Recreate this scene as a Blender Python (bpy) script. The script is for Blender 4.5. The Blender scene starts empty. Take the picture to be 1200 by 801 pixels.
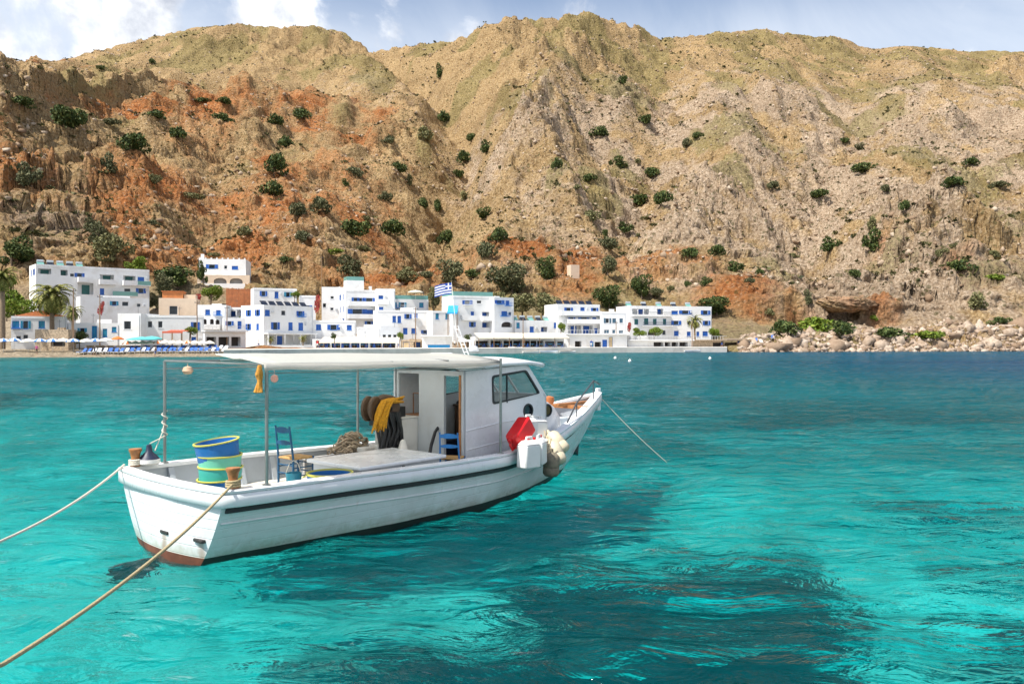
import bpy, bmesh, math, random
import numpy as np
from mathutils import Vector, Matrix
random.seed(7)
C = bpy.context.scene.collection
SC = bpy.context.scene
R = math.radians
F = 942.0; HZ = 397.5; CAMZ = 3.0
def X(px, Y): return (px-600.0)/F*Y
def Zp(py, Y): return CAMZ+(HZ-py)/F*Y
# ------------------------------------------------------------------ noise
_rs = np.random.RandomState(11)
_perm = _rs.permutation(1024).astype(np.int64)
_ga = _rs.rand(1024)*2*np.pi
_gx, _gy = np.cos(_ga), np.sin(_ga)
def gnoise(x, y, seed=0):
    xi = np.floor(x).astype(np.int64); yi = np.floor(y).astype(np.int64)
    xf = x-xi; yf = y-yi
    u = xf*xf*xf*(xf*(xf*6-15)+10); v = yf*yf*yf*(yf*(yf*6-15)+10)
    def g(i, j, dx, dy):
        h = _perm[(_perm[(i+seed*57) & 1023]+j) & 1023]
        return _gx[h]*dx+_gy[h]*dy
    a = g(xi, yi, xf, yf); b = g(xi+1, yi, xf-1, yf)
    c = g(xi, yi+1, xf, yf-1); d = g(xi+1, yi+1, xf-1, yf-1)
    return (a+(b-a)*u+((c+(d-c)*u)-(a+(b-a)*u))*v)*1.5
def fbm(x, y, o=4, seed=0, gain=.5):
    s = 0; a = 1
    for i in range(o):
        s = s+a*gnoise(x*2**i, y*2**i, seed+i*3); a *= gain
    return s
def ridged(x, y, o=4, seed=0, gain=.5):
    s = 0; a = 1
    for i in range(o):
        s = s+a*(1-np.abs(gnoise(x*2**i, y*2**i, seed+i*5))*2); a *= gain
    return s
def sstep(a, b, x):
    t = np.clip((x-a)/(b-a), 0, 1); return t*t*(3-2*t)
# ------------------------------------------------------------------ materials
def newmat(name):
    m = bpy.data.materials.new(name); m.use_nodes = True
    nt = m.node_tree; b = nt.nodes['Principled BSDF']
    return m, nt, b
def node(nt, t, **kw):
    n = nt.nodes.new(t)
    for k, v in kw.items(): setattr(n, k, v)
    return n
def ramp(nt, src, stops):
    r = node(nt, 'ShaderNodeValToRGB'); e = r.color_ramp.elements
    while len(e) < len(stops): e.new(.5)
    for el, (p, c) in zip(e, stops):
        el.position = p; el.color = (c[0], c[1], c[2], 1) if not isinstance(c, (int, float)) else (c, c, c, 1)
    nt.links.new(src, r.inputs[0]); return r
def noise(nt, scale, detail=4, rough=.55, vec=None, dist=0):
    n = node(nt, 'ShaderNodeTexNoise'); n.inputs['Scale'].default_value = scale
    n.inputs['Detail'].default_value = detail; n.inputs['Roughness'].default_value = rough
    n.inputs['Distortion'].default_value = dist
    if vec is not None: nt.links.new(vec, n.inputs['Vector'])
    return n
def mixc(nt, fac, a, b, mode='MIX'):
    m = node(nt, 'ShaderNodeMix', data_type='RGBA', blend_type=mode)
    def put(i, v):
        if isinstance(v, (int, float)): m.inputs[i].default_value = v
        elif isinstance(v, tuple): m.inputs[i].default_value = (*v[:3], 1)
        else: nt.links.new(v, m.inputs[i])
    put(0, fac); put(6, a); put(7, b)
    return m.outputs[2]
def mat(name, col, rough=.6, var=.12, scale=3.0, bump=0.0, metal=0.0, dirt=None, dirt_amt=.5, spec=.5, bscale=None):
    """procedural surface: base colour with noise variation, optional stains of colour dirt"""
    m, nt, b = newmat(name)
    tc = node(nt, 'ShaderNodeTexCoord')
    n = noise(nt, scale, 5, .6, tc.outputs['Object'])
    lo = tuple(max(0, c*(1-var)) for c in col); hi = tuple(min(1, c*(1+var)) for c in col)
    r = ramp(nt, n.outputs[0], [(.3, lo), (.7, hi)])
    c = r.outputs[0]
    if dirt:
        n2 = noise(nt, scale*.6, 8, .7, tc.outputs['Object'], .4)
        f = ramp(nt, n2.outputs[0], [(.5, 0.0), (.72, float(dirt_amt))])
        c = mixc(nt, f.outputs[0], c, dirt)
    nt.links.new(c, b.inputs['Base Color'])
    rr = ramp(nt, n.outputs[0], [(.3, max(.02, rough-.1)), (.7, min(1.0, rough+.1))])
    nt.links.new(rr.outputs[0], b.inputs['Roughness'])
    b.inputs['Metallic'].default_value = metal
    b.inputs['Specular IOR Level'].default_value = spec
    if bump:
        bn = noise(nt, bscale or scale*6, 6, .6, tc.outputs['Object'])
        bp = node(nt, 'ShaderNodeBump'); bp.inputs['Strength'].default_value = bump
        bp.inputs['Distance'].default_value = .02
        nt.links.new(bn.outputs[0], bp.inputs['Height']); nt.links.new(bp.outputs[0], b.inputs['Normal'])
    return m
def leafmat(name, a, b_, c):
    m, nt, b = newmat(name)
    g = node(nt, 'ShaderNodeNewGeometry')
    r = ramp(nt, g.outputs['Random Per Island'], [(0, a), (.5, b_), (1, c)])
    nt.links.new(r.outputs[0], b.inputs['Base Color'])
    b.inputs['Roughness'].default_value = .7
    b.inputs['Specular IOR Level'].default_value = .25
    return m
# ------------------------------------------------------------------ mesh builder
class MB:
    def __init__(s): s.v = []; s.f = []; s.mi = []
    def add(s, vs, fs, M=None, mi=0):
        o = len(s.v)
        for p in vs:
            p = Vector(p); s.v.append(tuple(M @ p) if M is not None else tuple(p))
        for f in fs: s.f.append([o+i for i in f]); s.mi.append(mi)
        return s
    def box(s, x0, x1, y0, y1, z0, z1, M=None, mi=0):
        vs = [(x, y, z) for z in (z0, z1) for y in (y0, y1) for x in (x0, x1)]
        return s.add(vs, [(0, 2, 3, 1), (4, 5, 7, 6), (0, 1, 5, 4), (2, 6, 7, 3), (0, 4, 6, 2), (1, 3, 7, 5)], M, mi)
    def tube(s, pts, r, n=8, M=None, mi=0, cap=True):
        pts = [Vector(p) for p in pts]; N = len(pts)
        rs = r if isinstance(r, (list, tuple)) else [r]*N
        vs = []; fs = []
        t0 = (pts[1]-pts[0]).normalized()
        up = Vector((0, 0, 1)) if abs(t0.z) < .9 else Vector((1, 0, 0))
        a = t0.cross(up).normalized()
        for i, p in enumerate(pts):
            t = (pts[min(i+1, N-1)]-pts[max(i-1, 0)]).normalized()
            a = (a-t*a.dot(t)); a = a.normalized() if a.length > 1e-6 else t.orthogonal().normalized()
            b = t.cross(a)
            for k in range(n):
                w = 2*math.pi*k/n
                vs.append(p+(a*math.cos(w)+b*math.sin(w))*rs[i])
        for i in range(N-1):
            for k in range(n):
                fs.append((i*n+k, i*n+(k+1) % n, (i+1)*n+(k+1) % n, (i+1)*n+k))
        if cap:
            fs.append(tuple(range(n-1, -1, -1))); fs.append(tuple((N-1)*n+k for k in range(n)))
        return s.add(vs, fs, M, mi)
    def lathe(s, prof, n=20, M=None, mi=0, cap=True):
        vs = []; fs = []
        for (r, z) in prof:
            for k in range(n):
                w = 2*math.pi*k/n; vs.append((r*math.cos(w), r*math.sin(w), z))
        for i in range(len(prof)-1):
            for k in range(n): fs.append((i*n+k, i*n+(k+1) % n, (i+1)*n+(k+1) % n, (i+1)*n+k))
        if cap:
            if prof[0][0] > 1e-4: fs.append(tuple(range(n-1, -1, -1)))
            if prof[-1][0] > 1e-4: fs.append(tuple((len(prof)-1)*n+k for k in range(n)))
        return s.add(vs, fs, M, mi)
    def grid(s, rows, M=None, mi=0, closed=False):
        n = len(rows[0]); vs = [p for r in rows for p in r]; fs = []
        for i in range(len(rows)-1):
            for k in range(n if closed else n-1):
                fs.append((i*n+k, i*n+(k+1) % n, (i+1)*n+(k+1) % n, (i+1)*n+k))
        return s.add(vs, fs, M, mi)
    def prism(s, poly, y0, y1, M=None, mi=0):
        """polygon in x,z extruded along y"""
        n = len(poly)
        vs = [(x, y0, z) for x, z in poly]+[(x, y1, z) for x, z in poly]
        fs = [tuple(range(n)), tuple(range(2*n-1, n-1, -1))]+[(i, i+n, (i+1) % n+n, (i+1) % n) for i in range(n)]
        return s.add(vs, fs, M, mi)
def plate(mb, outer, holes, y0, y1, M=None, mi=0):
    """polygon with holes in x,z, extruded from y0 to y1"""
    bm = bmesh.new()
    es = []
    for lp in [outer]+list(holes):
        vs = [bm.verts.new((x, y0, z)) for x, z in lp]
        for i in range(len(vs)): es.append(bm.edges.new((vs[i], vs[(i+1) % len(vs)])))
    bmesh.ops.triangle_fill(bm, edges=es, use_beauty=True)
    g = bmesh.ops.extrude_face_region(bm, geom=bm.faces[:])
    for e in g['geom']:
        if isinstance(e, bmesh.types.BMVert): e.co.y = y1
    bmesh.ops.recalc_face_normals(bm, faces=bm.faces[:])
    bm.verts.index_update()
    mb.add([v.co[:] for v in bm.verts], [[v.index for v in f.verts] for f in bm.faces], M, mi)
    bm.free()
def obj(name, mb, mats, parent=None, smooth=False, bevel=0.0, sub=0, recalc=True, angle=40):
    me = bpy.data.meshes.new(name)
    me.from_pydata(mb.v, [], mb.f)
    if not isinstance(mats, (list, tuple)): mats = [mats]
    for m in mats: me.materials.append(m)
    if len(mats) > 1: me.polygons.foreach_set('material_index', mb.mi)
    if recalc:
        bm = bmesh.new(); bm.from_mesh(me); bmesh.ops.recalc_face_normals(bm, faces=bm.faces[:]); bm.to_mesh(me); bm.free()
    me.update()
    o = bpy.data.objects.new(name, me); C.objects.link(o)
    if parent is not None: o.parent = parent
    if bevel:
        b = o.modifiers.new('bevel', 'BEVEL'); b.width = bevel; b.segments = 2; b.limit_method = 'ANGLE'; b.angle_limit = R(35)
    if sub:
        d = o.modifiers.new('sub', 'SUBSURF'); d.levels = sub; d.render_levels = sub
    if smooth:
        me.polygons.foreach_set('use_smooth', [True]*len(me.polygons))
        try: me.set_sharp_from_angle(angle=R(angle))
        except Exception: pass
    return o
def tag(o, label=None, cat=None, group=None, kind=None):
    if label: o['label'] = label
    if cat: o['category'] = cat
    if group: o['group'] = group
    if kind: o['kind'] = kind
    return o
def thing(name, label, cat, loc=(0, 0, 0), rz=0.0, group=None):
    o = bpy.data.objects.new(name, None); C.objects.link(o)
    o.empty_display_size = .2
    o.location = loc; o.rotation_euler = (0, 0, rz)
    return tag(o, label, cat, group)
def dup(root, loc, rz=None, scale=None, label=None, group=None):
    r = root.copy(); C.objects.link(r); r.location = loc
    if rz is not None: r.rotation_euler = (0, 0, rz)
    if scale is not None: r.scale = scale
    if label: r['label'] = label
    if group: r['group'] = group
    for ch in KIDS.get(root.name, root.children):
        c = ch.copy(); C.objects.link(c); c.parent = r
        for g in ch.children:
            d = g.copy(); C.objects.link(d); d.parent = c
    return r
KIDS = {}
def npmesh(name, V, Fc, mats, attrs=None, smooth=False, quads=True):
    me = bpy.data.meshes.new(name)
    k = Fc.shape[1]
    me.vertices.add(len(V)); me.vertices.foreach_set('co', V.astype(np.float32).ravel())
    me.loops.add(Fc.size); me.loops.foreach_set('vertex_index', Fc.astype(np.int32).ravel())
    me.polygons.add(len(Fc)); me.polygons.foreach_set('loop_start', np.arange(0, Fc.size, k, dtype=np.int32))
    me.polygons.foreach_set('loop_total', np.full(len(Fc), k, dtype=np.int32))
    if smooth: me.polygons.foreach_set('use_smooth', np.ones(len(Fc), dtype=bool))
    me.update(calc_edges=True); me.validate()
    if len(me.vertices) != len(V): print('VERTS CHANGED', name)
    for an, av in (attrs or {}).items():
        a = me.attributes.new(an, 'FLOAT', 'POINT'); a.data.foreach_set('value', av.astype(np.float32).ravel())
    for m in (mats if isinstance(mats, (list, tuple)) else [mats]): me.materials.append(m)
    o = bpy.data.objects.new(name, me); C.objects.link(o)
    return o
ORD = ['first','second','third','fourth','fifth','sixth','seventh','eighth','ninth','tenth','eleventh','twelfth','thirteenth','fourteenth','fifteenth','sixteenth','seventeenth','eighteenth','nineteenth','twentieth']
# ------------------------------------------------------------------ render, camera, sun, sky
SC.render.engine = 'CYCLES'
SC.cycles.use_denoising = True
SC.cycles.max_bounces = 8; SC.cycles.diffuse_bounces = 3; SC.cycles.glossy_bounces = 3
SC.cycles.transmission_bounces = 6; SC.cycles.transparent_max_bounces = 12; SC.cycles.volume_bounces = 0
SC.cycles.caustics_reflective = False; SC.cycles.caustics_refractive = False
SC.cycles.sample_clamp_indirect = 6
SC.view_settings.view_transform = 'Standard'; SC.view_settings.look = 'None'
SC.view_settings.gamma = 1; SC.view_settings.use_curve_mapping = False
SC.view_settings.exposure = EXPOSURE = 0.46
cam = bpy.data.cameras.new('camera'); co = bpy.data.objects.new('camera', cam); C.objects.link(co)
co.location = (0, 0, CAMZ); co.rotation_euler = (R(90), 0, 0)
cam.sensor_width = 36; cam.lens = F/1200*36; cam.shift_y = -(400.5-HZ)/1200
cam.clip_start = .1; cam.clip_end = 9000
SC.camera = co
SUN_EL = 57.0; SUN_AZ = math.atan2(-.80, -.60)     # azimuth from +Y, clockwise
sund = Vector((math.sin(SUN_AZ)*math.cos(R(SUN_EL)), math.cos(SUN_AZ)*math.cos(R(SUN_EL)), math.sin(R(SUN_EL))))
sl = bpy.data.lights.new('sun', 'SUN'); sl.energy = 5.0; sl.angle = R(.5); sl.color = (1, .95, .87)
so = bpy.data.objects.new('sun', sl); C.objects.link(so)
so.rotation_euler = sund.to_track_quat('Z', 'Y').to_euler(); so.location = (-60, -60, 90)
W = bpy.data.worlds.new('World'); SC.world = W; W.use_nodes = True
nt = W.node_tree; bg = nt.nodes['Background']; bg.inputs['Strength'].default_value = .125
sky = node(nt, 'ShaderNodeTexSky', sky_type='NISHITA'); sky.sun_disc = False
sky.sun_elevation = R(SUN_EL); sky.sun_rotation = SUN_AZ % (2*math.pi)
sky.air_density = 1.0; sky.dust_density = 1.6; sky.ozone_density = 1.3
tc = node(nt, 'ShaderNodeTexCoord')
sep = node(nt, 'ShaderNodeSeparateXYZ'); nt.links.new(tc.outputs['Generated'], sep.inputs[0])
def mth(nt, op, a, b=None, c=None, clamp=False):
    m = node(nt, 'ShaderNodeMath', operation=op); m.use_clamp = clamp
    for i, v in enumerate((a, b, c)):
        if v is None: continue
        if isinstance(v, (int, float)): m.inputs[i].default_value = v
        else: nt.links.new(v, m.inputs[i])
    return m.outputs[0]
# clouds: cumulus banked over the left end of the ridge, thin wisps elsewhere
n1 = noise(nt, 4.2, 10, .6, tc.outputs['Generated'], .35)
az = mth(nt, 'DIVIDE', sep.outputs[0], sep.outputs[1])
cover = node(nt, 'ShaderNodeFloatCurve')
mr = node(nt, 'ShaderNodeMapRange'); mr.inputs[1].default_value = -.8; mr.inputs[2].default_value = .8
nt.links.new(az, mr.inputs[0]); nt.links.new(mr.outputs[0], cover.inputs[1])
cv = cover.mapping.curves[0]
pts = [(0, .66), (.10, .68), (.15, .70), (.19, .67), (.235, .60), (.268, .46), (.295, .57), (.32, .63), (.35, .50), (.38, .42), (.407, .51), (.43, .42), (.467, .47), (.49, .37), (.55, .36), (.70, .40), (1, .42)]
while len(cv.points) < len(pts): cv.points.new(.5, .5)
for p, q in zip(cv.points, pts): p.location = q
cover.mapping.update()
low = node(nt, 'ShaderNodeMapRange'); low.inputs[1].default_value = .36; low.inputs[2].default_value = .60; low.inputs[3].default_value = .03; low.inputs[4].default_value = -.16
nt.links.new(sep.outputs[2], low.inputs[0])
s1 = mth(nt, 'ADD', mth(nt, 'ADD', n1.outputs[0], cover.outputs[0]), low.outputs[0])
cl = node(nt, 'ShaderNodeMapRange', interpolation_type='SMOOTHSTEP'); cl.inputs[1].default_value = .985; cl.inputs[2].default_value = 1.085
nt.links.new(s1, cl.inputs[0])
n2 = noise(nt, 16, 6, .6, tc.outputs['Generated'])
ccol = ramp(nt, n2.outputs[0], [(.35, (3.6, 3.9, 4.5)), (.62, (7.6, 7.7, 7.9))])
wis = noise(nt, 2.2, 7, .6, tc.outputs['Generated'], 1.2)
hz = mixc(nt, ramp(nt, wis.outputs[0], [(.35, .02), (.7, .24)]).outputs[0], sky.outputs[0], (5.6, 6.0, 6.6))
lo2 = node(nt, 'ShaderNodeMapRange', interpolation_type='SMOOTHSTEP'); lo2.inputs[1].default_value = .405; lo2.inputs[2].default_value = .325; lo2.inputs[4].default_value = .5
nt.links.new(sep.outputs[2], lo2.inputs[0])
hz = mixc(nt, mth(nt, 'MULTIPLY', lo2.outputs[0], ramp(nt, wis.outputs[0], [(.3, .3), (.6, 1.0)]).outputs[0]), hz, (6.4, 6.7, 7.1))
skyc = mixc(nt, cl.outputs[0], hz, ccol.outputs[0])
nt.links.new(skyc, bg.inputs['Color'])
# ------------------------------------------------------------------ terrain
ST = [-900, -200, 0, 60, 150, 250, 350, 440, 520, 600, 700, 800, 900, 1000, 1100, 1200, 1500, 2100]
SHORE = [150, 140, 133, 134, 136, 140, 150, 158, 165, 172, 182, 188, 193, 197, 200, 204, 230, 280]
# knots per station: (Y, py) for L2..L7 ; L2 is given as (Y, z)
L2 = [(180, 4), (168, 4), (163, 2.0), (164, 2.0), (168, 2.5), (172, 3), (184, 4), (192, 4), (198, 4), (203, 3.5), (208, 3), (214, 3), (203, 2.5), (205, 2.5), (208, 2.5), (212, 2.5), (240, 3), (290, 3)]
L3 = [(240, 300), (215, 320), (212, 322), (216, 322), (232, 318), (250, 316), (258, 320), (264, 322), (266, 322), (264, 328), (264, 333), (266, 338), (255, 343), (252, 345), (252, 343), (254, 340), (280, 335), (330, 330)]
L4 = [(300, 190), (275, 190), (262, 205), (275, 232), (330, 220), (370, 222), (382, 230), (392, 240), (392, 245), (372, 242), (370, 245), (370, 250), (370, 250), (370, 248), (370, 245), (370, 240), (390, 240), (420, 240)]
L5 = [(420, 60), (360, 50), (325, 64), (370, 104), (470, 106), (500, 121), (520, 131), (530, 150), (540, 160), (505, 142), (500, 150), (520, 152), (520, 158), (540, 152), (540, 150), (540, 150), (560, 150), (580, 150)]
L6 = [(520, 70), (440, 60), (410, 100), (500, 122), (640, 119), (670, 130), (670, 132), (640, 118), (620, 100), (590, 86), (600, 90), (650, 92), (680, 95), (720, 98), (740, 104), (760, 106), (800, 108), (900, 110)]
L7Y = [900, 780, 760, 800, 850, 870, 870, 850, 800, 740, 760, 840, 880, 940, 980, 1000, 1050, 1150]
RIDGE = [(-900, 90), (-300, 80), (0, 79), (35, 75), (70, 70), (120, 57), (180, 42), (240, 30), (290, 28), (330, 32), (370, 29), (400, 36), (418, 46), (436, 58), (470, 54), (505, 50), (540, 45), (560, 30), (600, 20), (640, 23), (660, 19), (690, 17), (715, 23), (745, 29), (775, 44), (800, 42), (850, 37), (890, 34), (930, 38), (955, 43), (985, 42), (1010, 54), (1030, 58), (1060, 54), (1090, 55), (1130, 59), (1200, 60), (1500, 70), (2100, 90)]
def ip(px, arr): return np.interp(px, ST, arr)
pxs = np.concatenate([np.linspace(-900, -40, 90)[:-1], np.arange(-40, 1241, 1.2), np.linspace(1240, 2100, 90)[1:]])
Ys = np.concatenate([np.arange(118, 222, .85), np.arange(222, 240, .3), np.arange(240, 300, .85), np.arange(300, 560, 1.3), np.arange(560, 1010, 2.0), np.arange(1010, 1700, 14.0)])
NC, NR = len(pxs), len(Ys)
H = np.zeros((NR, NC))
ridge_py = np.interp(pxs, [a for a, b in RIDGE], [b for a, b in RIDGE])
sh = ip(pxs, SHORE)
def zpy(py, Y): return CAMZ+(HZ-py)*Y/F
l2y = ip(pxs, [a for a, b in L2]); l2z = ip(pxs, [b for a, b in L2])
def lay(L):
    y = ip(pxs, [a for a, b in L]); p = ip(pxs, [b for a, b in L]); return y, zpy(p, y)
l3y, l3z = lay(L3); l4y, l4z = lay(L4); l5y, l5z = lay(L5); l6y, l6z = lay(L6)
l7y = ip(pxs, L7Y); l7z = zpy(ridge_py, l7y)
for j in range(NC):
    kx = [60, sh[j]-14, sh[j], sh[j]+3, l2y[j], l3y[j], l4y[j], l5y[j], l6y[j], l7y[j], l7y[j]+60, l7y[j]+500]
    kz = [-9, -1.6, -.25, .75, l2z[j], l3z[j], l4z[j], l5z[j], l6z[j], l7z[j], l7z[j]-6, l7z[j]-220]
    H[:, j] = np.interp(Ys, kx, kz)
# smooth knots a little along depth and azimuth (keeping the crest sharp)
Hs = H.copy()
for _ in range(10): Hs[1:-1] = .25*Hs[:-2]+.5*Hs[1:-1]+.25*Hs[2:]
for _ in range(30): Hs[:, 1:-1] = .25*Hs[:, :-2]+.5*Hs[:, 1:-1]+.25*Hs[:, 2:]
PX, YY = np.meshgrid(pxs, Ys)
XX = (PX-600)/F*YY
keep = sstep(.06, .0, np.abs(YY-l7y[None, :])/l7y[None, :])
H = H*keep+Hs*(1-keep)
rise = sstep(0, 1, (YY-l2y[None, :])/(l3y-l2y)[None, :])      # 0 on the shelf, 1 on the slope
PYA = HZ-(H-CAMZ)*F/YY                                           # image row of each base point, only used to place regions
# gullies running down the slope, spurs, ledges and rock
warp = fbm(XX/60, YY/60, 3, 5)*14
gul = ridged((XX+warp)/70, YY/330+.3, 4, 3)
H += rise*(gul-.55)*np.interp(YY, [200, 330, 600, 760, 900], [1.5, 8.0, 11.0, 4.5, 4.0])
H += rise*fbm(XX/38, YY/38, 4, 21)*np.interp(YY, [200, 300, 500, 740, 800], [1.5, 4.6, 7.0, 3.4, 3.0])
# main valley from upper middle down to the left-centre
vx = np.interp(YY, [300, 420, 520, 640, 740], [-52, -42, -30, -58, -78])
H -= rise*13*np.exp(-((XX-vx)/np.interp(YY, [300, 740], [12, 26]))**2)*sstep(260, 400, YY)*sstep(760, 690, YY)
# ledges: bands of steep rock
led = fbm(XX/120, YY/120, 3, 31)
hq = H/11.0+fbm(XX/55, YY/55, 4, 41)*1.5
st = hq-np.floor(hq)
lm = sstep(.02, .35, led)*rise
H += lm*5.5*(sstep(.35, .62, st)-st)
# outcrop near the upper left crest and the crags under the middle crest
def spur(line, h, w, skew=.6):
    # a rib (h > 0) or gully (h < 0) running down the slope along a path given at its base rows
    global H
    ys = [b for a, b in line]; xs = [a for a, b in line]
    c = np.interp(PYA, ys, xs)+fbm(XX*0+len(ys), PYA/40, 2, int(abs(h))+180)*w*.4
    d = PX-c; ww = np.where(d > 0, w*skew, w)
    H += rise*h*np.exp(-(d/ww)**2)*sstep(ys[0]-25, ys[0]+10, PYA)*sstep(ys[-1]+30, ys[-1]-15, PYA)
spur([(690, 25), (652, 110), (640, 200), (662, 262)], 19, 42)
spur([(880, 42), (900, 120), (862, 200), (822, 285)], 11, 60)
spur([(1060, 58), (1100, 150), (1080, 240), (1120, 320)], 12, 65)
spur([(330, 42), (300, 108)], 9, 60)
spur([(-10, 64), (60, 130), (120, 200), (172, 262)], 4, 60)
spur([(445, 60), (520, 100), (556, 160), (540, 210), (484, 290)], -17, 24, 1.0)
spur([(760, 50), (790, 130), (750, 220), (730, 290)], -8, 30, 1.0)
spur([(990, 60), (1010, 150), (960, 240), (950, 320)], -8, 32, 1.0)
spur([(240, 120), (270, 200), (230, 290)], -6, 30, 1.0)
def cliff(line, h, jit=5., up=55., seed=0):
    # a rock face along a contour: the slope above the line stands h higher, easing back upwards
    global H
    xs = [a for a, b in line]; ys = [b for a, b in line]
    ends = sstep(xs[0]-12, xs[0]+12, PX)*sstep(xs[-1]+12, xs[-1]-12, PX)
    s = np.interp(PX, xs, ys)+fbm(XX/30, YY*0+seed, 3, 171+seed)*jit+fbm(XX/9, YY/30, 2, 173+seed)*jit*.12-PYA
    hh = h*np.clip(.75+.8*fbm(XX/45, YY*0+seed*3.3, 3, 175+seed), .15, 1.5)
    H += ends*hh*(sstep(0, 2.2, s)*.6+sstep(3.5, 6, s+fbm(XX/12, YY*0, 2, 177)*1.5)*.4)*sstep(up, 8, s)
cliff([(205, 80), (240, 63), (280, 53), (320, 48), (360, 46), (425, 54)], 13, 4, 30, 1)
cliff([(30, 118), (120, 113), (200, 117), (280, 129), (340, 139), (410, 152)], 10, 5, 40, 2)
cliff([(560, 64), (600, 47), (650, 42), (700, 35), (755, 45)], 18, 5, 34, 3)
cliff([(600, 110), (660, 92), (700, 98)], 10, 6, 34, 12)
cliff([(830, 49), (880, 47), (930, 50), (985, 58)], 9, 4, 22, 4)
cliff([(605, 188), (650, 168), (690, 190)], 12, 6, 45, 5)
cliff([(770, 258), (850, 262), (910, 274)], 8, 6, 45, 6)
cliff([(170, 176), (240, 183), (310, 178)], 8, 5, 40, 7)
cliff([(430, 178), (470, 176), (510, 184)], 8, 5, 40, 8)
cliff([(-40, 212), (60, 226), (120, 250), (180, 266)], 8, 7, 45, 9)
cliff([(1165, 96), (1200, 90), (1260, 92)], 12, 4, 30, 10)
cliff([(930, 218), (1000, 226), (1090, 232)], 6, 7, 45, 11)
cliff([(1040, 318), (1100, 300), (1160, 312), (1230, 300)], 6, 7, 40, 13)
cliff([(270, 232), (330, 250), (390, 262)], 5, 7, 40, 14)
cliff([(720, 150), (800, 140), (900, 150)], 5, 7, 40, 15)
def crag(cx, cy, rx, ry, amp, seed, freq=16.):
    global H
    m = np.exp(-((PX-cx)/rx)**2-((PYA-cy)/ry)**2)
    H += m*amp*(ridged(XX/freq/1.5, YY/freq/1.2, 3, seed)-.7)*.9
    hs = (H+fbm(XX/18, YY/18, 3, seed+2)*9)/7.5; fs = hs-np.floor(hs); H += m*amp*.8*(sstep(.35, .55, fs)-fs)
crag(350, 58, 120, 22, 9, 51); crag(650, 52, 120, 40, 11, 52); crag(880, 55, 120, 18, 6, 53); crag(640, 175, 50, 60, 5, 54, 22.)
crag(60, 235, 120, 80, 5.0, 55, 20.); crag(850, 260, 120, 40, 5, 56, 14.); crag(1120, 300, 130, 60, 5, 57, 13.); crag(1190, 90, 25, 20, 7, 58)
crag(140, 128, 110, 20, 3, 59, 20.); crag(240, 165, 60, 25, 3, 60, 18.); crag(460, 170, 60, 30, 3, 62, 18.); crag(400, 62, 60, 18, 9, 63, 24.)
# red cliff band above the right-hand shore
cl_a = sstep(838, 930, PX)*sstep(1085, 1030, PX)*np.clip(.8+.55*fbm(XX/13, YY*0+.7, 3, 77), .2, 1)
cut = 231+gnoise(XX/16, YY*0+3.3, 8)*5.0+gnoise(XX/6, YY*0+1.3, 9)*1.2
low = 2.2+(YY-204)*.13
H = np.where(YY > 204, H-cl_a*np.maximum(0, H-low)*(1-sstep(cut, cut+1.8, YY)), H)
H += cl_a*3.0*sstep(cut, cut+1.8, YY)*sstep(300, 240, YY)
cl_b = sstep(700, 760, PX)*sstep(880, 830, PX)
H += cl_b*5*sstep(263, 266, YY+gnoise(XX/7, YY*0+.5, 4)*5)*sstep(320, 272, YY)
# cave in the cliff
cx_ = X(990, 232)
cav = sstep(6.2, 4.6, np.abs(XX-cx_-gnoise(YY/2.0, XX*0, 3)*.8))*sstep(240, 237.5, YY)*sstep(222, 226, YY)
H = H*(1-cav)+np.minimum(H, low+1.0)*cav
# stony roughness
det = np.clip(1-YY/1300, .3, 1)
stone = np.abs(fbm(XX/4.5, YY/4.5, 3, 61))
near = np.interp(YY, [200, 330, 600, 900], [1.0, .55, .22, .14])
H += rise*(stone*2.1-.7)*near*.9
H += rise*(ridged(XX/2.3, YY/2.3, 2, 71)-.6)*.45*near
H += rise*fbm(XX/26+H/40, H/3.6+fbm(XX/40, YY/40, 2, 73)*1.5, 3, 72)*1.9
rgt = sstep(560, 800, PX)
H += rise*rgt*np.maximum(0, fbm(XX/7, YY/8, 3, 81)-.1)*2.8*near
H += (1-rise)*fbm(XX/5, YY/5, 3, 91)*.10
# boulder shore to the right of the village
bs = sstep(872, 910, PX)*sstep(sh-2, sh+2, YY)*sstep(sh+24, sh+8, YY)
H += bs*(np.abs(fbm(XX/3.2, YY/3.2, 3, 95))*2.6+.3)
scree = np.exp(-((PX-1120)/60)**2)*sstep(sh, sh+10, YY)*sstep(250, 225, YY)
H += scree*np.abs(fbm(XX/2.4, YY/2.4, 2, 97))*1.8
# bring the skyline back to the ridge's own height where the crags overshoot it
ang = ((H-CAMZ)/YY).max(0); want = (HZ-ridge_py)/F
dl = ang-want; kk = np.ones(17)/17; dl = np.convolve(np.pad(dl, 8, mode='edge'), kk, mode='valid')
wv = np.clip((YY-l5y[None, :])/(l7y-l5y)[None, :], 0, 1); wv = wv**1.5
H -= dl[None, :]*YY*wv
# weather the spikes off the skyline
sm = H.copy()
for _ in range(14): sm[:, 1:-1] = .25*sm[:, :-2]+.5*sm[:, 1:-1]+.25*sm[:, 2:]
for _ in range(3): sm[1:-1] = .25*sm[:-2]+.5*sm[1:-1]+.25*sm[2:]
cw = .6*sstep(170, 30, np.abs(YY-l7y[None, :])); H = H*(1-cw)+sm*cw
cw = .35*sstep(380, 560, YY)*(1-cw); H = H*(1-cw)+sm*cw
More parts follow.
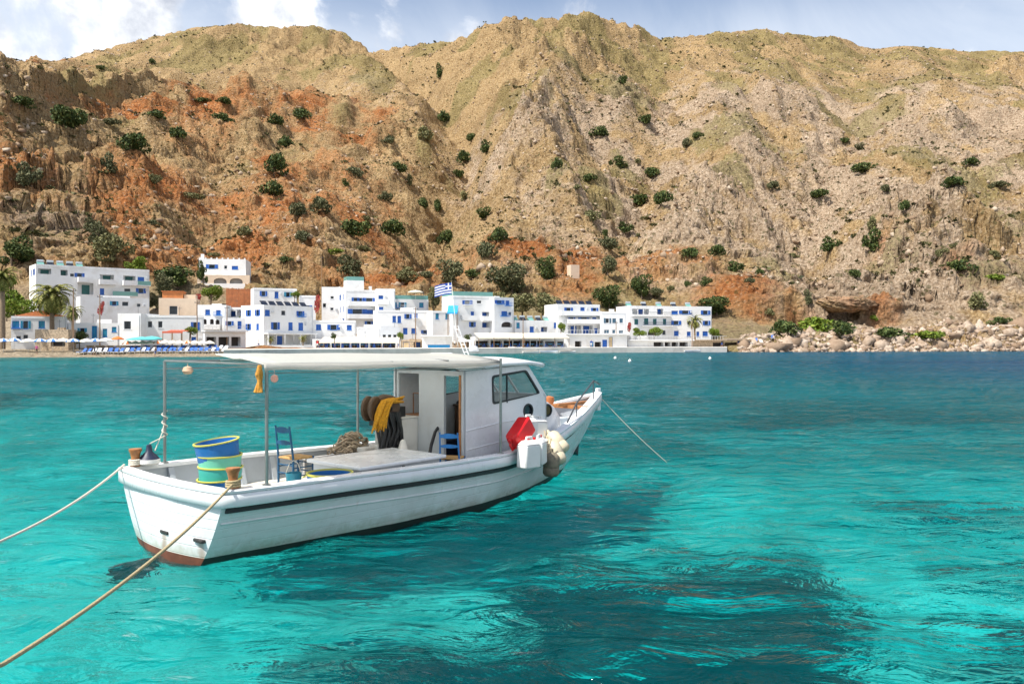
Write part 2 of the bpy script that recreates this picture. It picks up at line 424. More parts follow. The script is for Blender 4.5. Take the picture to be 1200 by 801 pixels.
# break the rock up along its own face as well: shift points sideways and in depth by their height
dY = rise*np.maximum(near, .4)*(fbm(XX/6.5, H/4.5, 3, 151)*1.7+fbm(XX/34+H/60, H/2.6, 3, 153)*1.3+np.abs(fbm(XX/2.6, H/2.2, 2, 155))*.7)
dX = rise*near*fbm(YY/6, H/5, 2, 157)*1.1
def terr(px, Y):
    """terrain height at azimuth px and depth Y (scalars)"""
    j = np.searchsorted(pxs, px); j = min(max(j, 1), NC-1); i = np.searchsorted(Ys, Y); i = min(max(i, 1), NR-1)
    a = (px-pxs[j-1])/(pxs[j]-pxs[j-1]); b = (Y-Ys[i-1])/(Ys[i]-Ys[i-1])
    return float((H[i-1, j-1]*(1-a)+H[i-1, j]*a)*(1-b)+(H[i, j-1]*(1-a)+H[i, j]*a)*b)
def terr_xy(x, y): return terr(600+x/y*F, y)
def hit(px, py, ymin=150):
    """where the ray through (px, py) first meets the slope: (X, Y, Z)"""
    j = min(max(int(np.searchsorted(pxs, px)), 0), NC-1)
    zr = CAMZ+(HZ-py)*Ys/F
    ok = np.where((H[:, j] >= zr) & (Ys > ymin))[0]
    if len(ok) == 0: return None
    Y = Ys[ok[0]]; return (X(px, Y), Y, H[ok[0], j])
def build_terrain():
    # region masks: red soil, pale stone, green scrub, beach
    redm = np.zeros_like(PX)
    for gx, gy, rx, ry, am in ((200, 132, 150, 22, .95), (280, 195, 75, 36, .9), (330, 240, 95, 40, .72), (420, 250, 60, 42, .75), (300, 290, 130, 30, .75), (150, 180, 70, 26, .7), (110, 305, 110, 30, .4), (480, 180, 45, 26, .6), (460, 312, 130, 26, .8), (620, 302, 120, 24, .85), (760, 325, 130, 22, .72), (880, 358, 110, 24, .62), (690, 335, 70, 28, .85), (1040, 300, 40, 12, .6), (1130, 330, 30, 14, .6), (60, 84, 60, 26, .6)):
        redm = np.maximum(redm, am*np.exp(-((PX-gx)/rx)**2-((PYA-gy)/ry)**2))
    redm = np.maximum(redm, .56*sstep(560, 430, PX)*sstep(98, 128, PYA))
    redm = np.maximum(redm, .85*cl_a*sstep(cut-2, cut, YY)*sstep(cut+9, cut+4, YY))
    redm = redm*(.78+.9*fbm(XX/40, YY/60, 4, 101)+.25*np.abs(fbm(XX/9, YY/9, 3, 103)))
    redm = np.clip(redm, 0, 1)
    pale = sstep(520, 760, PX)*sstep(60, 150, PYA)
    pale = np.maximum(pale, .65*np.exp(-((PX-440)/90)**2-((PYA-115)/35)**2))
    pale = np.maximum(pale, .55*sstep(460, 560, PX)*sstep(110, 160, PYA)); pale = np.maximum(pale, .7*np.exp(-((PX-60)/110)**2-((PYA-260)/70)**2)); pale = np.maximum(pale, .9*bs); pale = np.maximum(pale, scree)
    pale = np.clip(pale*(.7+.9*fbm(XX/30, YY/45, 4, 111)), 0, 1)*(1-.75*redm)
    green = sstep(.05, .45, fbm(XX/50, YY/90, 4, 121)+.35*sstep(150, 60, PYA)+.15*sstep(560, 640, PX)-.12)
    green = np.clip(green*(1-.7*redm), 0, 1)
    beach = (1-rise)*sstep(290, 250, PX)
    idx = np.arange(NR*NC).reshape(NR, NC)
    Fc = np.stack([idx[:-1, :-1], idx[:-1, 1:], idx[1:, 1:], idx[1:, :-1]], -1).reshape(-1, 4)
    V = np.stack([XX+dX, YY+dY, H], -1).reshape(-1, 3)
    m, nt, b = newmat('hillside')
    tc = node(nt, 'ShaderNodeTexCoord'); P = tc.outputs['Object']
    def att(n):
        a = node(nt, 'ShaderNodeAttribute'); a.attribute_name = n; return a.outputs['Fac']
    nA = noise(nt, .9, 8, .68, P); nB = noise(nt, .16, 6, .6, P); nC = noise(nt, 2.6, 5, .65, P)
    rock = ramp(nt, nA.outputs[0], [(.30, (.11, .078, .05)), (.43, (.32, .235, .16)), (.56, (.48, .38, .28)), (.72, (.66, .56, .45))])
    dry = ramp(nt, nA.outputs[0], [(.3, (.105, .068, .032)), (.45, (.32, .215, .105)), (.58, (.45, .33, .18)), (.72, (.60, .48, .31))])
    soil = ramp(nt, nA.outputs[0], [(.3, (.085, .034, .015)), (.45, (.33, .115, .036)), (.58, (.44, .19, .07)), (.74, (.56, .34, .18))])
    grn = ramp(nt, nA.outputs[0], [(.3, (.05, .053, .018)), (.5, (.20, .175, .065)), (.7, (.38, .31, .15))])
    mixn = mth(nt, 'ADD', mth(nt, 'MULTIPLY', nB.outputs[0], .5), mth(nt, 'MULTIPLY', nA.outputs[0], .5))
    def soft(f, n, a=.34, b_=.66, amt=1.0):
        s = mth(nt, 'ADD', f, mth(nt, 'MULTIPLY', mth(nt, 'SUBTRACT', n, .5), 1.6))
        r = node(nt, 'ShaderNodeMapRange', interpolation_type='SMOOTHSTEP'); r.inputs[1].default_value = a; r.inputs[2].default_value = b_; r.inputs[4].default_value = amt
        nt.links.new(s, r.inputs[0]); return r.outputs[0]
    c = mixc(nt, soft(att('pale'), nB.outputs[0], .2, .8), dry.outputs[0], rock.outputs[0])
    c = mixc(nt, soft(mth(nt, 'MULTIPLY', att('green'), .82), nA.outputs[0], .40, .85, .7), c, grn.outputs[0])
    c = mixc(nt, soft(mth(nt, 'MULTIPLY', att('red'), .95), mixn, .22, .85, .95), c, soil.outputs[0])
    # bare stones poking through everywhere, and low scrub specks
    vo = node(nt, 'ShaderNodeTexVoronoi'); vo.inputs['Scale'].default_value = .75; nt.links.new(P, vo.inputs['Vector'])
    sp = mth(nt, 'MULTIPLY', mth(nt, 'LESS_THAN', vo.outputs['Distance'], .36), mth(nt, 'GREATER_THAN', nC.outputs[0], .52))
    c = mixc(nt, mth(nt, 'MULTIPLY', sp, .55), c, rock.outputs[0])
    vo2 = node(nt, 'ShaderNodeTexVoronoi'); vo2.inputs['Scale'].default_value = .33; nt.links.new(P, vo2.inputs['Vector'])
    sp2 = mth(nt, 'MULTIPLY', mth(nt, 'LESS_THAN', vo2.outputs['Distance'], .26), mth(nt, 'GREATER_THAN', nB.outputs[0], .5))
    c = mixc(nt, mth(nt, 'MULTIPLY', sp2, .6), c, (.07, .075, .025))
    c = mixc(nt, att('beach'), c, ramp(nt, nA.outputs[0], [(.3, (.36, .29, .2)), (.7, (.55, .47, .36))]).outputs[0])
    big = noise(nt, .035, 5, .6, P); c = mixc(nt, 1.0, c, ramp(nt, big.outputs[0], [(.35, (.80, .77, .73)), (.65, (1.10, 1.08, 1.04))]).outputs[0], 'MULTIPLY')
    nt.links.new(c, b.inputs['Base Color']); b.inputs['Roughness'].default_value = .95; b.inputs['Specular IOR Level'].default_value = .1
    bp = node(nt, 'ShaderNodeBump'); bp.inputs['Strength'].default_value = 1.0; bp.inputs['Distance'].default_value = 1.9
    nt.links.new(mth(nt, 'ADD', nA.outputs[0], mth(nt, 'MULTIPLY', vo.outputs['Distance'], -.35)), bp.inputs['Height']); nt.links.new(bp.outputs[0], b.inputs['Normal'])
    o = npmesh('hillside', V, Fc, m, {'red': redm, 'pale': pale, 'green': green, 'beach': beach}, smooth=True)
    tag(o, kind='structure')
    # brow of rock roofing the hollow in the red cliff
    bm = bmesh.new(); bmesh.ops.create_icosphere(bm, subdivisions=5, radius=1)
    P = np.array([v.co[:] for v in bm.verts]); Fb = np.array([[v.index for v in f.verts] for f in bm.faces]); bm.free()
    k = 1+.20*fbm(P[:, 0]*2+P[:, 2], P[:, 1]*2-P[:, 2]*1.5, 4, 401)+.10*fbm(P[:, 0]*7, P[:, 2]*9+P[:, 1]*3, 3, 403)
    P = P*k[:, None]*np.array([8.4, 4.6, 2.3])+np.array([cx_+.4, 233.5, 13.2])
    z0 = np.zeros(len(P)); ro = npmesh('rock_brow', P, Fb, m, {'red': z0+.45, 'pale': z0+.6, 'green': z0, 'beach': z0}, smooth=True); tag(ro, kind='structure')
    return m
# ------------------------------------------------------------------ water and sea bed
def build_water():
    rows = np.concatenate([[-60., -20., 0., 2., 3.5], 1/np.linspace(1/4.6, 1/60., 520), np.linspace(61, 215, 230), [240., 300.]])
    cols = np.concatenate([np.linspace(-1.6, -.72, 40)[:-1], np.linspace(-.72, .72, 620), np.linspace(.72, 1.6, 40)[1:]])
    r2 = np.maximum(rows, 6.0)
    A, Yw = np.meshgrid(cols, rows); Xw = A*np.maximum(Yw, 6.0)
    def wave(x, y):
        z = fbm(x/2.6+.25*y/2.6, y/1.25, 3, 201, .5)*.065
        z += fbm(x/1.1-.2*y, y/.55, 2, 211, .5)*.035
        z += fbm(x/8+3, y/4, 2, 221)*.05
        return z
    calm = np.interp(Yw, [0, 30, 120], [1, .9, .5])
    Zw = wave(Xw, Yw)*calm
    Zw[0] = 0; Zw[-1] = 0
    nr, nc = A.shape
    idx = np.arange(nr*nc).reshape(nr, nc)
    Fc = np.stack([idx[:-1, :-1], idx[:-1, 1:], idx[1:, 1:], idx[1:, :-1]], -1).reshape(-1, 4)
    V = np.stack([Xw, Yw, Zw], -1).reshape(-1, 3)
    m, nt, b = newmat('sea_water'); nt.nodes.remove(b)
    out = nt.nodes['Material Output']
    tc = node(nt, 'ShaderNodeTexCoord'); P = tc.outputs['Object']
    mp = node(nt, 'ShaderNodeMapping'); mp.inputs['Scale'].default_value = (.55, 1.15, 1); nt.links.new(P, mp.inputs[0])
    a1 = noise(nt, 1.3, 5, .55, mp.outputs[0], .9); a2 = noise(nt, 5, 3, .5, mp.outputs[0], .4)
    bp = node(nt, 'ShaderNodeBump'); bp.inputs['Strength'].default_value = 1; bp.inputs['Distance'].default_value = .24
    nt.links.new(mth(nt, 'ADD', a1.outputs[0], mth(nt, 'MULTIPLY', a2.outputs[0], .16)), bp.inputs['Height'])
    gl = node(nt, 'ShaderNodeBsdfGlossy'); gl.inputs['Roughness'].default_value = .03
    rf = node(nt, 'ShaderNodeBsdfRefraction'); rf.inputs['IOR'].default_value = 1.33; rf.inputs['Roughness'].default_value = 0.0
    tr = node(nt, 'ShaderNodeBsdfTransparent')
    df = node(nt, 'ShaderNodeBsdfDiffuse'); wpx = node(nt, 'ShaderNodeSeparateXYZ'); nt.links.new(P, wpx.inputs[0])
    rgt_ = node(nt, 'ShaderNodeMapRange', interpolation_type='SMOOTHSTEP'); rgt_.inputs[1].default_value = -8; rgt_.inputs[2].default_value = 70; nt.links.new(wpx.outputs[0], rgt_.inputs[0])
    far = node(nt, 'ShaderNodeMapRange', interpolation_type='SMOOTHSTEP'); far.inputs[1].default_value = 12; far.inputs[2].default_value = 85
    nt.links.new(mth(nt, 'ADD', wpx.outputs[1], mth(nt, 'MULTIPLY', wpx.outputs[0], .45)), far.inputs[0])
    nt.links.new(mixc(nt, far.outputs[0], (.0, .32, .37), mixc(nt, rgt_.outputs[0], (.0, .16, .18), (.0, .085, .19))), df.inputs['Color'])
    for x in (gl, rf, df): nt.links.new(bp.outputs[0], x.inputs['Normal'])
    lw = node(nt, 'ShaderNodeLayerWeight'); lw.inputs[0].default_value = .5; nt.links.new(bp.outputs[0], lw.inputs['Normal'])
    bend = node(nt, 'ShaderNodeMapRange'); bend.inputs[1].default_value = .26; bend.inputs[2].default_value = .46; bend.inputs[3].default_value = .04; bend.inputs[4].default_value = .97
    nt.links.new(lw.outputs['Facing'], bend.inputs[0])
    m1 = node(nt, 'ShaderNodeMixShader'); nt.links.new(bend.outputs[0], m1.inputs[0])
    nt.links.new(tr.outputs[0], m1.inputs[1]); nt.links.new(rf.outputs[0], m1.inputs[2])
    m2 = node(nt, 'ShaderNodeMixShader'); nt.links.new(mth(nt, 'ADD', mth(nt, 'MULTIPLY', far.outputs[0], .42), .07), m2.inputs[0])
    nt.links.new(m1.outputs[0], m2.inputs[1]); nt.links.new(df.outputs[0], m2.inputs[2])
    fr = node(nt, 'ShaderNodeFresnel'); fr.inputs['IOR'].default_value = 1.33; nt.links.new(bp.outputs[0], fr.inputs['Normal'])
    m3 = node(nt, 'ShaderNodeMixShader'); nt.links.new(mth(nt, 'MULTIPLY', fr.outputs[0], .45), m3.inputs[0])
    nt.links.new(m2.outputs[0], m3.inputs[1]); nt.links.new(gl.outputs[0], m3.inputs[2])
    nt.links.new(m3.outputs[0], out.inputs['Surface'])
    va = node(nt, 'ShaderNodeVolumeAbsorption'); va.inputs['Color'].default_value = (.0, .905, .925, 1); va.inputs['Density'].default_value = .52
    nt.links.new(va.outputs[0], out.inputs['Volume'])
    # close the body of water: skirt and bottom
    ring = np.concatenate([idx[0, :], idx[1:, -1], idx[-1, -2::-1], idx[-2:0:-1, 0]])
    rv = V[ring].copy(); rv[:, 2] = -30
    nv = len(V); V2 = np.vstack([V, rv]); k = len(ring)
    side = np.stack([ring, nv+np.arange(k), nv+(np.arange(k)+1) % k, np.roll(ring, -1)], -1)
    o = npmesh('sea_water', V2, np.vstack([Fc, side]), m, smooth=True)
    me = o.data
    bm = bmesh.new(); bm.from_mesh(me); bm.verts.ensure_lookup_table()
    bm.faces.new([bm.verts[nv+i] for i in range(k)][::-1]); bmesh.ops.recalc_face_normals(bm, faces=bm.faces[:]); bm.to_mesh(me); bm.free()
    me.polygons.foreach_set('use_smooth', np.ones(len(me.polygons), dtype=bool))
    tag(o, kind='structure')
    # sea bed
    rows = np.concatenate([[-60., -20., -5., 0.], np.linspace(1, 40, 300), np.linspace(41, 230, 120)])
    cols = np.linspace(-1.7, 1.7, 520)
    A, Yb = np.meshgrid(cols, rows); Xb = A*np.maximum(Yb, 8.0)
    dep = np.interp(Yb+.35*Xb, [0, 10, 22, 34, 55, 100], [2.1, 2.4, 3.2, 5.6, 11, 15])
    Zb = -dep+fbm(Xb/4, Yb/4, 3, 301)*.28
    shy = np.interp(600+A*F, ST, SHORE)
    Zb = np.maximum(Zb, -1.2-(shy-Yb)*.22)
    Zb = np.minimum(Zb, -.9)
    # posidonia meadows: the dark patch right of the boat and smaller ones
    def blob(cx, cy, rx, ry, ang=0):
        dx, dy = Xb-cx, Yb-cy; c, s = math.cos(ang), math.sin(ang)
        return 1-np.sqrt(((dx*c+dy*s)/rx)**2+((-dx*s+dy*c)/ry)**2)
    pat = np.maximum.reduce([blob(2.3, 11.6, 2.9, 2.7, .2), blob(-.5, 9.3, 2.0, .85, .15), blob(2.7, 9.4, 1.8, 1.6), blob(-2.6, 9.6, .7, .3), blob(9.2, 17, 1.6, .9), blob(6.4, 10.2, 1.1, .6, .6), blob(7.6, 12.6, 1.2, .5)])
    pat = pat+fbm(Xb/1.6, Yb/1.6, 4, 311)*.46
    grass = sstep(-.10, .22, pat)
    far = sstep(20, 30, Yb)*sstep(-.1, .25, fbm(Xb/14, Yb/9, 3, 321)+.2*sstep(0, 20, Xb)-.05*sstep(0, -15, Xb))
    grass = np.maximum(grass, far*.9)
    Zb = Zb+grass*.25
    nr, nc = A.shape; idx = np.arange(nr*nc).reshape(nr, nc)
    Fc = np.stack([idx[:-1, :-1], idx[:-1, 1:], idx[1:, 1:], idx[1:, :-1]], -1).reshape(-1, 4)
    m, nt, b = newmat('sea_bed'); tc = node(nt, 'ShaderNodeTexCoord'); P = tc.outputs['Object']
    a = node(nt, 'ShaderNodeAttribute'); a.attribute_name = 'grass'
    n = noise(nt, .9, 7, .62, P); n2 = noise(nt, 5, 6, .7, P)
    sand = ramp(nt, n.outputs[0], [(.32, (.19, .21, .17)), (.62, (.64, .63, .56))])
    weed = ramp(nt, n2.outputs[0], [(.3, (.003, .009, .012)), (.75, (.024, .050, .05))])
    nt.links.new(mixc(nt, a.outputs['Fac'], sand.outputs[0], weed.outputs[0]), b.inputs['Base Color'])
    b.inputs['Roughness'].default_value = 1; b.inputs['Specular IOR Level'].default_value = 0
    o = npmesh('sea_bed', np.stack([Xb, Yb, Zb], -1).reshape(-1, 3), Fc, m, {'grass': grass}, smooth=True)
    tag(o, kind='structure')
# ------------------------------------------------------------------ the boat
BO = Vector((-4.79, 11.2, 0)); EX = Vector((.65, .76, 0)).normalized(); ES = Vector((EX.y, -EX.x, 0))
BRZ = math.atan2(EX.y, EX.x)
def BW(t, s, z): return BO+EX*t+ES*s+Vector((0, 0, z))          # boat coordinates to the world
DECK = .55
sheer = lambda t: float(np.interp(t, [0, 2, 4, 5.4, 6.5, 7.5, 8.4, 9.15, 10.0, 10.6], [1.03, 1.0, .95, .93, .99, 1.13, 1.29, 1.44, 1.60, 1.71]))
beam = lambda t: float(np.interp(t, [0, 1, 2, 3, 4, 5, 6, 6.8, 7.5, 8.2, 9.0, 9.6, 10.1, 10.45, 10.6], [1.50, 1.57, 1.61, 1.63, 1.62, 1.58, 1.48, 1.35, 1.18, .98, .70, .46, .25, .09, .02]))
keel = lambda t: float(np.interp(t, [0, 6, 7.5, 8.4, 9.0, 9.6, 10.1, 10.4, 10.6], [-.36, -.48, -.42, -.26, -.02, .42, .92, 1.30, 1.62]))
pexp = lambda t: float(np.interp(t, [0, 1, 3, 5, 6.5, 7.8, 9, 10.6], [.40, .33, .21, .20, .30, .52, .80, 1.0]))
def hy(t, z):
    k = keel(t); v = max(0, min(1, (z-k)/max(1e-4, sheer(t)-k))); return beam(t)*v**pexp(t)
ZW = .12
def build_boat():
    white = mat('boat_white_paint', (.80, .82, .83), .28, .03, 2.0, .05, dirt=(.52, .50, .44), dirt_amt=.35)
    hullw = mat('hull_white_paint', (.77, .80, .81), .3, .04, .8, .04, dirt=(.46, .49, .46), dirt_amt=.5)
    # weed and grime along the waterline, faint plank seams and stains in the hull paint
    hn = hullw.node_tree; hb = hn.nodes['Principled BSDF']; src = hb.inputs['Base Color'].links[0].from_socket
    htc = node(hn, 'ShaderNodeTexCoord'); hs = node(hn, 'ShaderNodeSeparateXYZ'); hn.links.new(htc.outputs['Object'], hs.inputs[0])
    hnz = noise(hn, 3.5, 8, .7, htc.outputs['Object'], .3)
    wl_ = node(hn, 'ShaderNodeMapRange', interpolation_type='SMOOTHSTEP'); wl_.inputs[1].default_value = .34; wl_.inputs[2].default_value = .08
    hn.links.new(mth(hn, 'ADD', hs.outputs[2], mth(hn, 'MULTIPLY', mth(hn, 'SUBTRACT', hnz.outputs[0], .5), .5)), wl_.inputs[0])
    smp = node(hn, 'ShaderNodeMapping'); smp.inputs['Scale'].default_value = (5, 5, .35); hn.links.new(htc.outputs['Object'], smp.inputs[0])
    stn = noise(hn, 2.2, 5, .6, smp.outputs[0]); stf = ramp(hn, stn.outputs[0], [(.60, 0.), (.74, .30)])
    c1 = mixc(hn, mth(hn, 'MULTIPLY', wl_.outputs[0], .6), src, (.33, .34, .24)); c2 = mixc(hn, stf.outputs[0], c1, (.42, .30, .19))
    # rust weeping from the two scuppers in the transom
    for y0 in (-.15, -.95):
        dy = mth(hn, 'ABSOLUTE', mth(hn, 'ADD', mth(hn, 'ADD', hs.outputs[1], -y0), mth(hn, 'MULTIPLY', mth(hn, 'SUBTRACT', hnz.outputs[0], .5), .10)))
        a_ = node(hn, 'ShaderNodeMapRange', interpolation_type='SMOOTHSTEP'); a_.inputs[1].default_value = .10; a_.inputs[2].default_value = .01; hn.links.new(dy, a_.inputs[0])
        b_ = node(hn, 'ShaderNodeMapRange', interpolation_type='SMOOTHSTEP'); b_.inputs[1].default_value = .40; b_.inputs[2].default_value = .33; hn.links.new(hs.outputs[2], b_.inputs[0])
        x_ = mth(hn, 'LESS_THAN', hs.outputs[0], .0)
        c2 = mixc(hn, mth(hn, 'MULTIPLY', mth(hn, 'MULTIPLY', mth(hn, 'MULTIPLY', a_.outputs[0], b_.outputs[0]), x_), .55), c2, (.30, .15, .06))
    hn.links.new(c2, hb.inputs['Base Color'])
    sz = mth(hn, 'FRACT', mth(hn, 'ADD', mth(hn, 'MULTIPLY', hs.outputs[2], 7.5), mth(hn, 'MULTIPLY', hs.outputs[0], -.10)))
    sb = node(hn, 'ShaderNodeBump'); sb.inputs['Strength'].default_value = .35; sb.inputs['Distance'].default_value = .012
    hn.links.new(mth(hn, 'ADD', ramp(hn, sz, [(0, 0.), (.06, 1.), (.94, 1.), (1, 0.)]).outputs[0], mth(hn, 'MULTIPLY', noise(hn, 1.6, 4, .5, htc.outputs['Object']).outputs[0], 1.6)), sb.inputs['Height'])
    hn.links.new(sb.outputs[0], hb.inputs['Normal'])
    grey = mat('bulwark_shade_grey', (.42, .46, .50), .5, .08, 3)  # grey-blue shade inside the bulwark, put into its base colour
    deckm = mat('deck_paint', (.60, .58, .52), .7, .12, 4, .1, dirt=(.33, .29, .24))
    black = mat('black_rubber', (.012, .013, .016), .5, .2)
    anti = mat('antifouling', (.020, .016, .014), .6, .3, 2)
    rust = mat('red_antifouling', (.15, .050, .026), .7, .4, 4, .1, dirt=(.05, .03, .02))
    steel = mat('steel_pipe', (.27, .29, .28), .4, .15, 6, metal=.7, dirt=(.16, .10, .06), dirt_amt=.5)
    dsteel = mat('dark_rail_steel', (.10, .11, .12), .45, .15, 6, metal=.5)
    cream = mat('cabin_cream', (.66, .62, .52), .5, .05, 2)
    cloth = mat('canopy_cloth', (.85, .85, .83), .7, .03, 1.2, .08, dirt=(.62, .58, .50), dirt_amt=.25)
    cn = cloth.node_tree; tl = node(cn, 'ShaderNodeBsdfTranslucent'); tl.inputs[0].default_value = (.9, .88, .82, 1); cm = node(cn, 'ShaderNodeMixShader'); cm.inputs[0].default_value = .72
    cn.links.new(cn.nodes['Principled BSDF'].outputs[0], cm.inputs[1]); cn.links.new(tl.outputs[0], cm.inputs[2]); cn.links.new(cm.outputs[0], cn.nodes['Material Output'].inputs['Surface'])
    wood = mat('varnished_wood', (.36, .15, .05), .45, .35, 14, .15)
    dark = mat('dark_interior', (.03, .026, .024), .6, .2)
    gm, nt, b = newmat('cabin_glass'); b.inputs['Base Color'].default_value = (.75, .85, .83, 1); b.inputs['Roughness'].default_value = .03
    nz = noise(nt, 3); nt.links.new(ramp(nt, nz.outputs[0], [(.3, (.6, .68, .66)), (.7, (.8, .86, .84))]).outputs[0], b.inputs['Base Color'])
    tb = node(nt, 'ShaderNodeBsdfTransparent'); tb.inputs[0].default_value = (.78, .84, .82, 1)
    mx = node(nt, 'ShaderNodeMixShader'); mx.inputs[0].default_value = .22
    nt.links.new(tb.outputs[0], mx.inputs[1]); nt.links.new(b.outputs[0], mx.inputs[2]); nt.links.new(mx.outputs[0], nt.nodes['Material Output'].inputs['Surface'])
    root = thing('fishing_boat', 'white wooden fishing boat with blue-tinged hull, canopy and wheelhouse moored in clear water', 'fishing boat', BO, BRZ)
    # local frame: x ahead, y to port, so starboard (near side) is -y
    ts = [0, .12, .5, 1, 1.5, 2, 2.5, 3, 3.5, 4, 4.5, 5, 5.5, 6, 6.4, 6.8, 7.2, 7.6, 8, 8.4, 8.7, 9, 9.3, 9.6, 9.85, 10.1, 10.3, 10.45, 10.6]
    def side(lo, hi, n, off=0):
        rows = []
        for t in ts:
            a = lo(t); c = hi(t)
            rows.append([(t, hy(t, a+(c-a)*i/n)+off, a+(c-a)*i/n) for i in range(n+1)])
        return rows
    top = lambda t: sheer(t)-.03
    m = MB()
    rows = side(lambda t: max(ZW, keel(t)), top, 12)
    m.grid(rows); m.grid([[(x, -y, z) for x, y, z in r] for r in rows])
    # transom with a bulge aft
    BUL = .13
    def transom(lo, hi, n):
        rr = []
        for i in range(n+1):
            z = lo+(hi-lo)*i/n; w = hy(0, z)
            rr.append([(-BUL*(1-q*q)-.0*(z), q*w, z) for q in np.linspace(-1, 1, 17)])
        return rr
    m.grid(transom(ZW, top(0), 8))
    obj('hull', m, hullw, root, smooth=True, angle=50)
    m = MB()
    rows = side(keel, lambda t: max(ZW, keel(t)+.001), 8)
    m.grid(rows); m.grid([[(x, -y, z) for x, y, z in r] for r in rows])
    obj('hull_bottom', m, anti, root, smooth=True)
    m = MB(); m.grid(transom(keel(0), ZW, 6)); obj('transom_bottom', m, rust, root, smooth=True)
    # keel, skeg and rudder under the stern
    m = MB(); m.box(.4, 6.5, -.05, .05, -.62, -.36); obj('keel', m, anti, root)
    m = MB(); m.prism([(-.85, -.75), (-.80, -.10), (-.35, .02), (-.16, -.05), (-.2, -.8)], -.03, .03); obj('rudder', m, anti, root, bevel=.01)
    # cap rail running round the stern
    path = []
    for t in np.linspace(10.55, .2, 60): path.append((t, -(beam(t)), sheer(t), 0))
    for q in np.linspace(-.97, .97, 22): path.append((-BUL*(1-q*q)+.02*(1-abs(q)), q*beam(0), sheer(0), 0))
    for t in np.linspace(.2, 10.55, 60): path.append((t, beam(t), sheer(t), 0))
    def rail(prof):
        rows = []
        n = len(path)
        for i, p in enumerate(path):
            a = Vector(path[max(i-1, 0)][:3]); c = Vector(path[min(i+1, n-1)][:3]); d = (c-a); d.z = 0; d.normalize()
            nrm = Vector((d.y, -d.x, 0))          # inward
            rows.append([tuple(Vector(p[:3])+nrm*(-o)+Vector((0, 0, h))) for o, h in prof])
        return rows
    m = MB(); m.grid(rail([(.045, 0), (.05, .03), (.035, .042), (-.13, .045), (-.145, .035), (-.145, -.02), (-.02, -.03)]), closed=True)
    obj('cap_rail', m, white, root, smooth=True, angle=28)
    m = MB(); m.grid(rail([(.03, -.18), (.045, -.17), (.045, -.02), (.03, -.01)])); obj('bulwark_strake', m, white, root, smooth=True, angle=60)
    # inner bulwark
    m = MB()
    rr = []
    for i, p in enumerate(path):
        a = Vector(path[max(i-1, 0)][:3]); c = Vector(path[min(i+1, len(path)-1)][:3]); d = (c-a); d.z = 0; d.normalize(); nrm = Vector((d.y, -d.x, 0))
        q = Vector(p[:3])+nrm*.09; tt = max(0, p[0])
        fl = .50 if p[0] < 6.9 else sheer(p[0])-.38
        yl = max(.01, hy(tt, fl)-.035); col = []
        for f in (0, .25, .5, .75, 1):
            z = q.z+(fl-q.z)*f; yy = max(.01, hy(tt, z)-.035); col.append((q.x if p[0] > .19 else max(q.x, .02-BUL*.6+.03), math.copysign(min(abs(q.y), yy), q.y), z))
        rr.append(col)
    m.grid(rr); obj('bulwark_lining', m, grey, root, smooth=True)
    for sgn in (-1, 1):
        for t in np.arange(.75, 5.0, .62):
            m = MB(); M_ = [(t+a, sgn*(hy(t, z)-o), z) for z in (DECK-.01, .75, sheer(t)-.03) for a in (-.045, .045) for o in (.034, .12)]; m.add(M_, [(0, 1, 5, 4), (2, 3, 7, 6), (0, 2, 6, 4), (1, 3, 7, 5), (4, 5, 9, 8), (6, 7, 11, 10), (4, 6, 10, 8), (5, 7, 11, 9), (8, 9, 11, 10), (0, 1, 3, 2)])
            obj('bulwark_rib', m, grey, root)
    # dark rubbing strakes and the moulding below, both sides
    for sgn in (-1, 1):
        m = MB(); rows = []
        for t in np.linspace(.06, 10.52, 90):
            z = sheer(t)-.235; y = hy(t, z)+.0
            rows.append([(t, sgn*(y-.01), z+.035), (t, sgn*(y+.045), z+.03), (t, sgn*(y+.045), z-.03), (t, sgn*(y-.01), z-.035)])
        m.grid(rows, closed=True); m.add(rows[0], [(0, 1, 2, 3)]); m.add(rows[-1], [(0, 1, 2, 3)])
        obj('rubbing_strake', m, black, root)
        m = MB(); rows = []
        for t in np.linspace(.05, 8.2, 60):
            z = sheer(t)-.42-.004*t*t*.3; y = hy(t, z)
            rows.append([(t, sgn*(y-.005), z+.022), (t, sgn*(y+.016), z+.004), (t, sgn*(y+.016), z-.004), (t, sgn*(y-.005), z-.022)])
        m.grid(rows, closed=True); obj('hull_moulding', m, hullw, root, smooth=True)
    for y in (-.15, -.95):
        m = MB(); m.box(-BUL*(1-(y/1.4)**2)-.015, .02, y-.11, y+.11, .34, .385, Matrix.Rotation(0, 4, 'Z')); obj('scupper', m, dark, root, bevel=.012)
    # faint seam on the far transom corner
    # decks
    m = MB(); rows = [[(t, -(hy(t, DECK)-.03), DECK), (t, hy(t, DECK)-.03, DECK)] for t in np.linspace(.0, 7.2, 30)]
    m.grid(rows); m.box(-.04, .0, -.8, .8, DECK-.05, DECK); obj('deck', m, deckm, root)
    m = MB(); rows = [[(t, -max(.01, hy(t, sheer(t)-.34)-.03), sheer(t)-.34), (t, 0, sheer(t)-.31), (t, max(.01, hy(t, sheer(t)-.34)-.03), sheer(t)-.34)] for t in np.linspace(6.9, 10.4, 30)]
    m.grid(rows); m.box(6.88, 6.9, -1.15, 1.15, DECK-.05, .66); obj('foredeck', m, white, root)
    m = MB(); m.box(9.22, 9.36, -.60, .60, sheer(9.3)-.03, sheer(9.3)+.05); m.box(8.9, 10.3, -.06, .06, sheer(9.6)-.03, sheer(9.6)+.04); obj('bow_beam', m, wood, root, bevel=.012)
